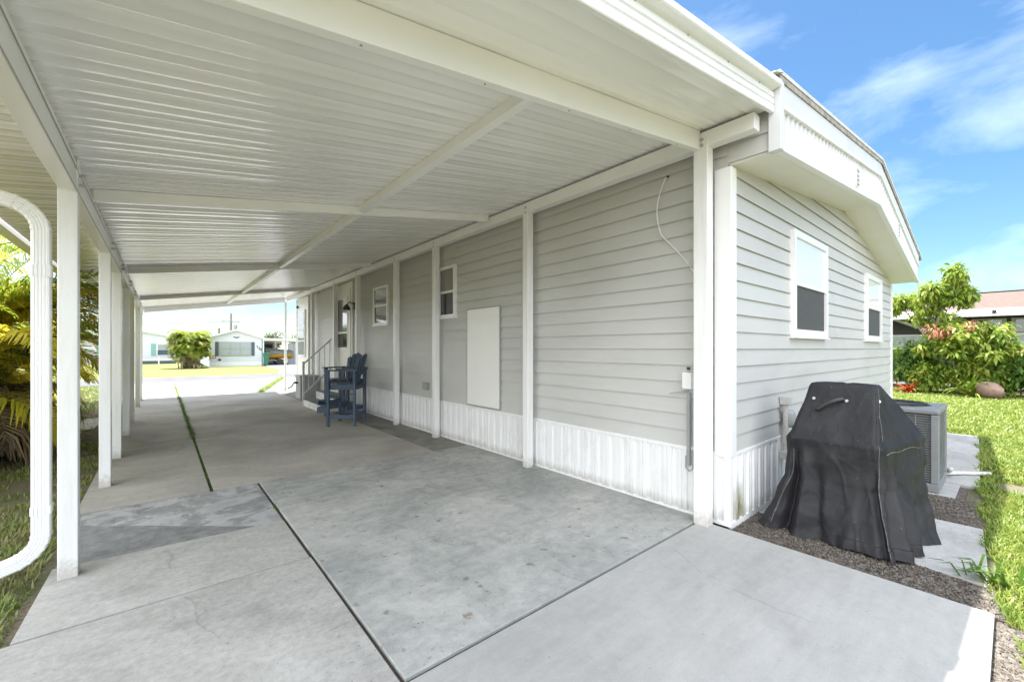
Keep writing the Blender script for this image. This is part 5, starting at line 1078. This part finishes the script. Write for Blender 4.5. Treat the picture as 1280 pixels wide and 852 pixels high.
for (a, za, c, zc) in ((-7.2, 2.18, -1.5, 2.96), (-1.5, 2.96, 2.0, 2.26)): MB().hexa([(a, y - .3, za), (c, y - .3, zc), (c, y + 9.2, zc), (a, y + 9.2, za), (a, y - .3, za + .13), (c, y - .3, zc + .13), (c, y + 9.2, zc + .13), (a, y + 9.2, za + .13)]).build('roof', 'white', h2)
for x in (-.35, -4.0):
    w = bx('window', 'white', h2, x, x + .95, y - .05, y - .002, .72, 1.85)
    for j in range(2): bx('pane', 'farglass' if j else 'shutter', w, x + .06, x + .89, y - .07, y - .0502, .78 + j * .52, 1.26 + j * .52)
    bx('shutter', 'teal', h2, x - .42, x - .06, y - .04, y - .002, .72, 1.85)
bx('porch_floor', 'shutter', h2, -1.6, 1.2, y - 1.5, y - .1, -.04, .25); bx('porch_rail', 'white', h2, -1.6, 1.2, y - 1.55, y - 1.5, .30, .42)
for x in (-1.5, -.2, 1.1): bx('porch_post', 'white', h2, x - .05, x + .05, y - 1.56, y - 1.49, -.04, .62)
M['pole'] = noise_mat('weathered_pole', [(.3, (.20, .17, .15)), (.7, (.32, .28, .25))], scale=8, rough=.9, stretch=(1, 1, .2))
PG = 'utility poles behind the far houses'
for (x, y_, h, lb_) in ((6.35, 60, 5.6, 'thick wooden utility pole rising behind the roof ridge of the small white house'), (5.0, 58, 3.7, 'short dark utility pole left of the roof ridge'), (11.8, 64, 3.6, 'short pole behind the far carport')):
    up_ = thing('utility_pole', lb_, 'pole', (x, y_, 0), PG); MB().tube([(x, y_, -.1), (x, y_, h)], [.17, .12], 10).build('pole', 'pole', up_)
    if h > 5: MB().tube([(x + .45, y_, h - 2.1), (x + .45, y_, h - 1.4)], .2, 10).build('transformer', 'grey_metal', up_); MB().bar((x - .9, y_, h - 1.0), (x + .9, y_, h - 1.0), .1, .1).build('crossarm', 'pole', up_)
for z, z2 in ((3.9, 4.2),):
    tag(MB().tube([(-30 + (36.4 * t), 60, 3.9 + .7 * t - 1.2 * math.sin(math.pi * t) * .5) for t in np.linspace(0, 1, 14)], .02, 5).build('overhead_wire', 'dark'), 'thin overhead wire running left from the thick utility pole', 'wire')
# far trees
rs = np.random.RandomState(9)
FG = 'trees beyond the far houses'
for (x, y_, r_, h, lb_) in ((14.5, 84, 3.4, 4.4, 'green tree line clump directly above the far white fence'), (20.5, 88, 3.6, 4.2, 'rounded far tree right of the fence clump'), (10.2, 86, 2.4, 3.6, 'small far tree behind the far carport roof'), (27, 84, 4, 5, 'far tree hidden near the street end of the house'), (-7.5, 40, 2.2, 4.3, 'pale green tree seen between the two nearest left posts'), (-13, 52, 3.5, 5, 'tree far beyond the left palms'), (-4.6, 60, 3, 3.4, 'low tree behind the pale teal house')):
    t = thing('broadleaf_tree', lb_, 'tree', (x, y_, -.05), FG); parts = [leaves(rs, (x + rs.randn() * r_ * .3, y_ + rs.randn(), h * .62 + rs.randn() * .3), (r_ * .62, r_ * .5, h * .33), 420, .45, shell=.3, clump=26) for _ in range(4)]
    np_mesh('crown', *join(parts), 'far_leaf', t); MB().tube([(x, y_, -.1), (x + .1, y_, h * .35), (x, y_, h * .7)], [.2, .15, .06], 8).tube([(x + .05, y_, h * .3), (x + r_ * .35, y_, h * .6)], [.1, .04], 6).build('trunk', 'bark', t)
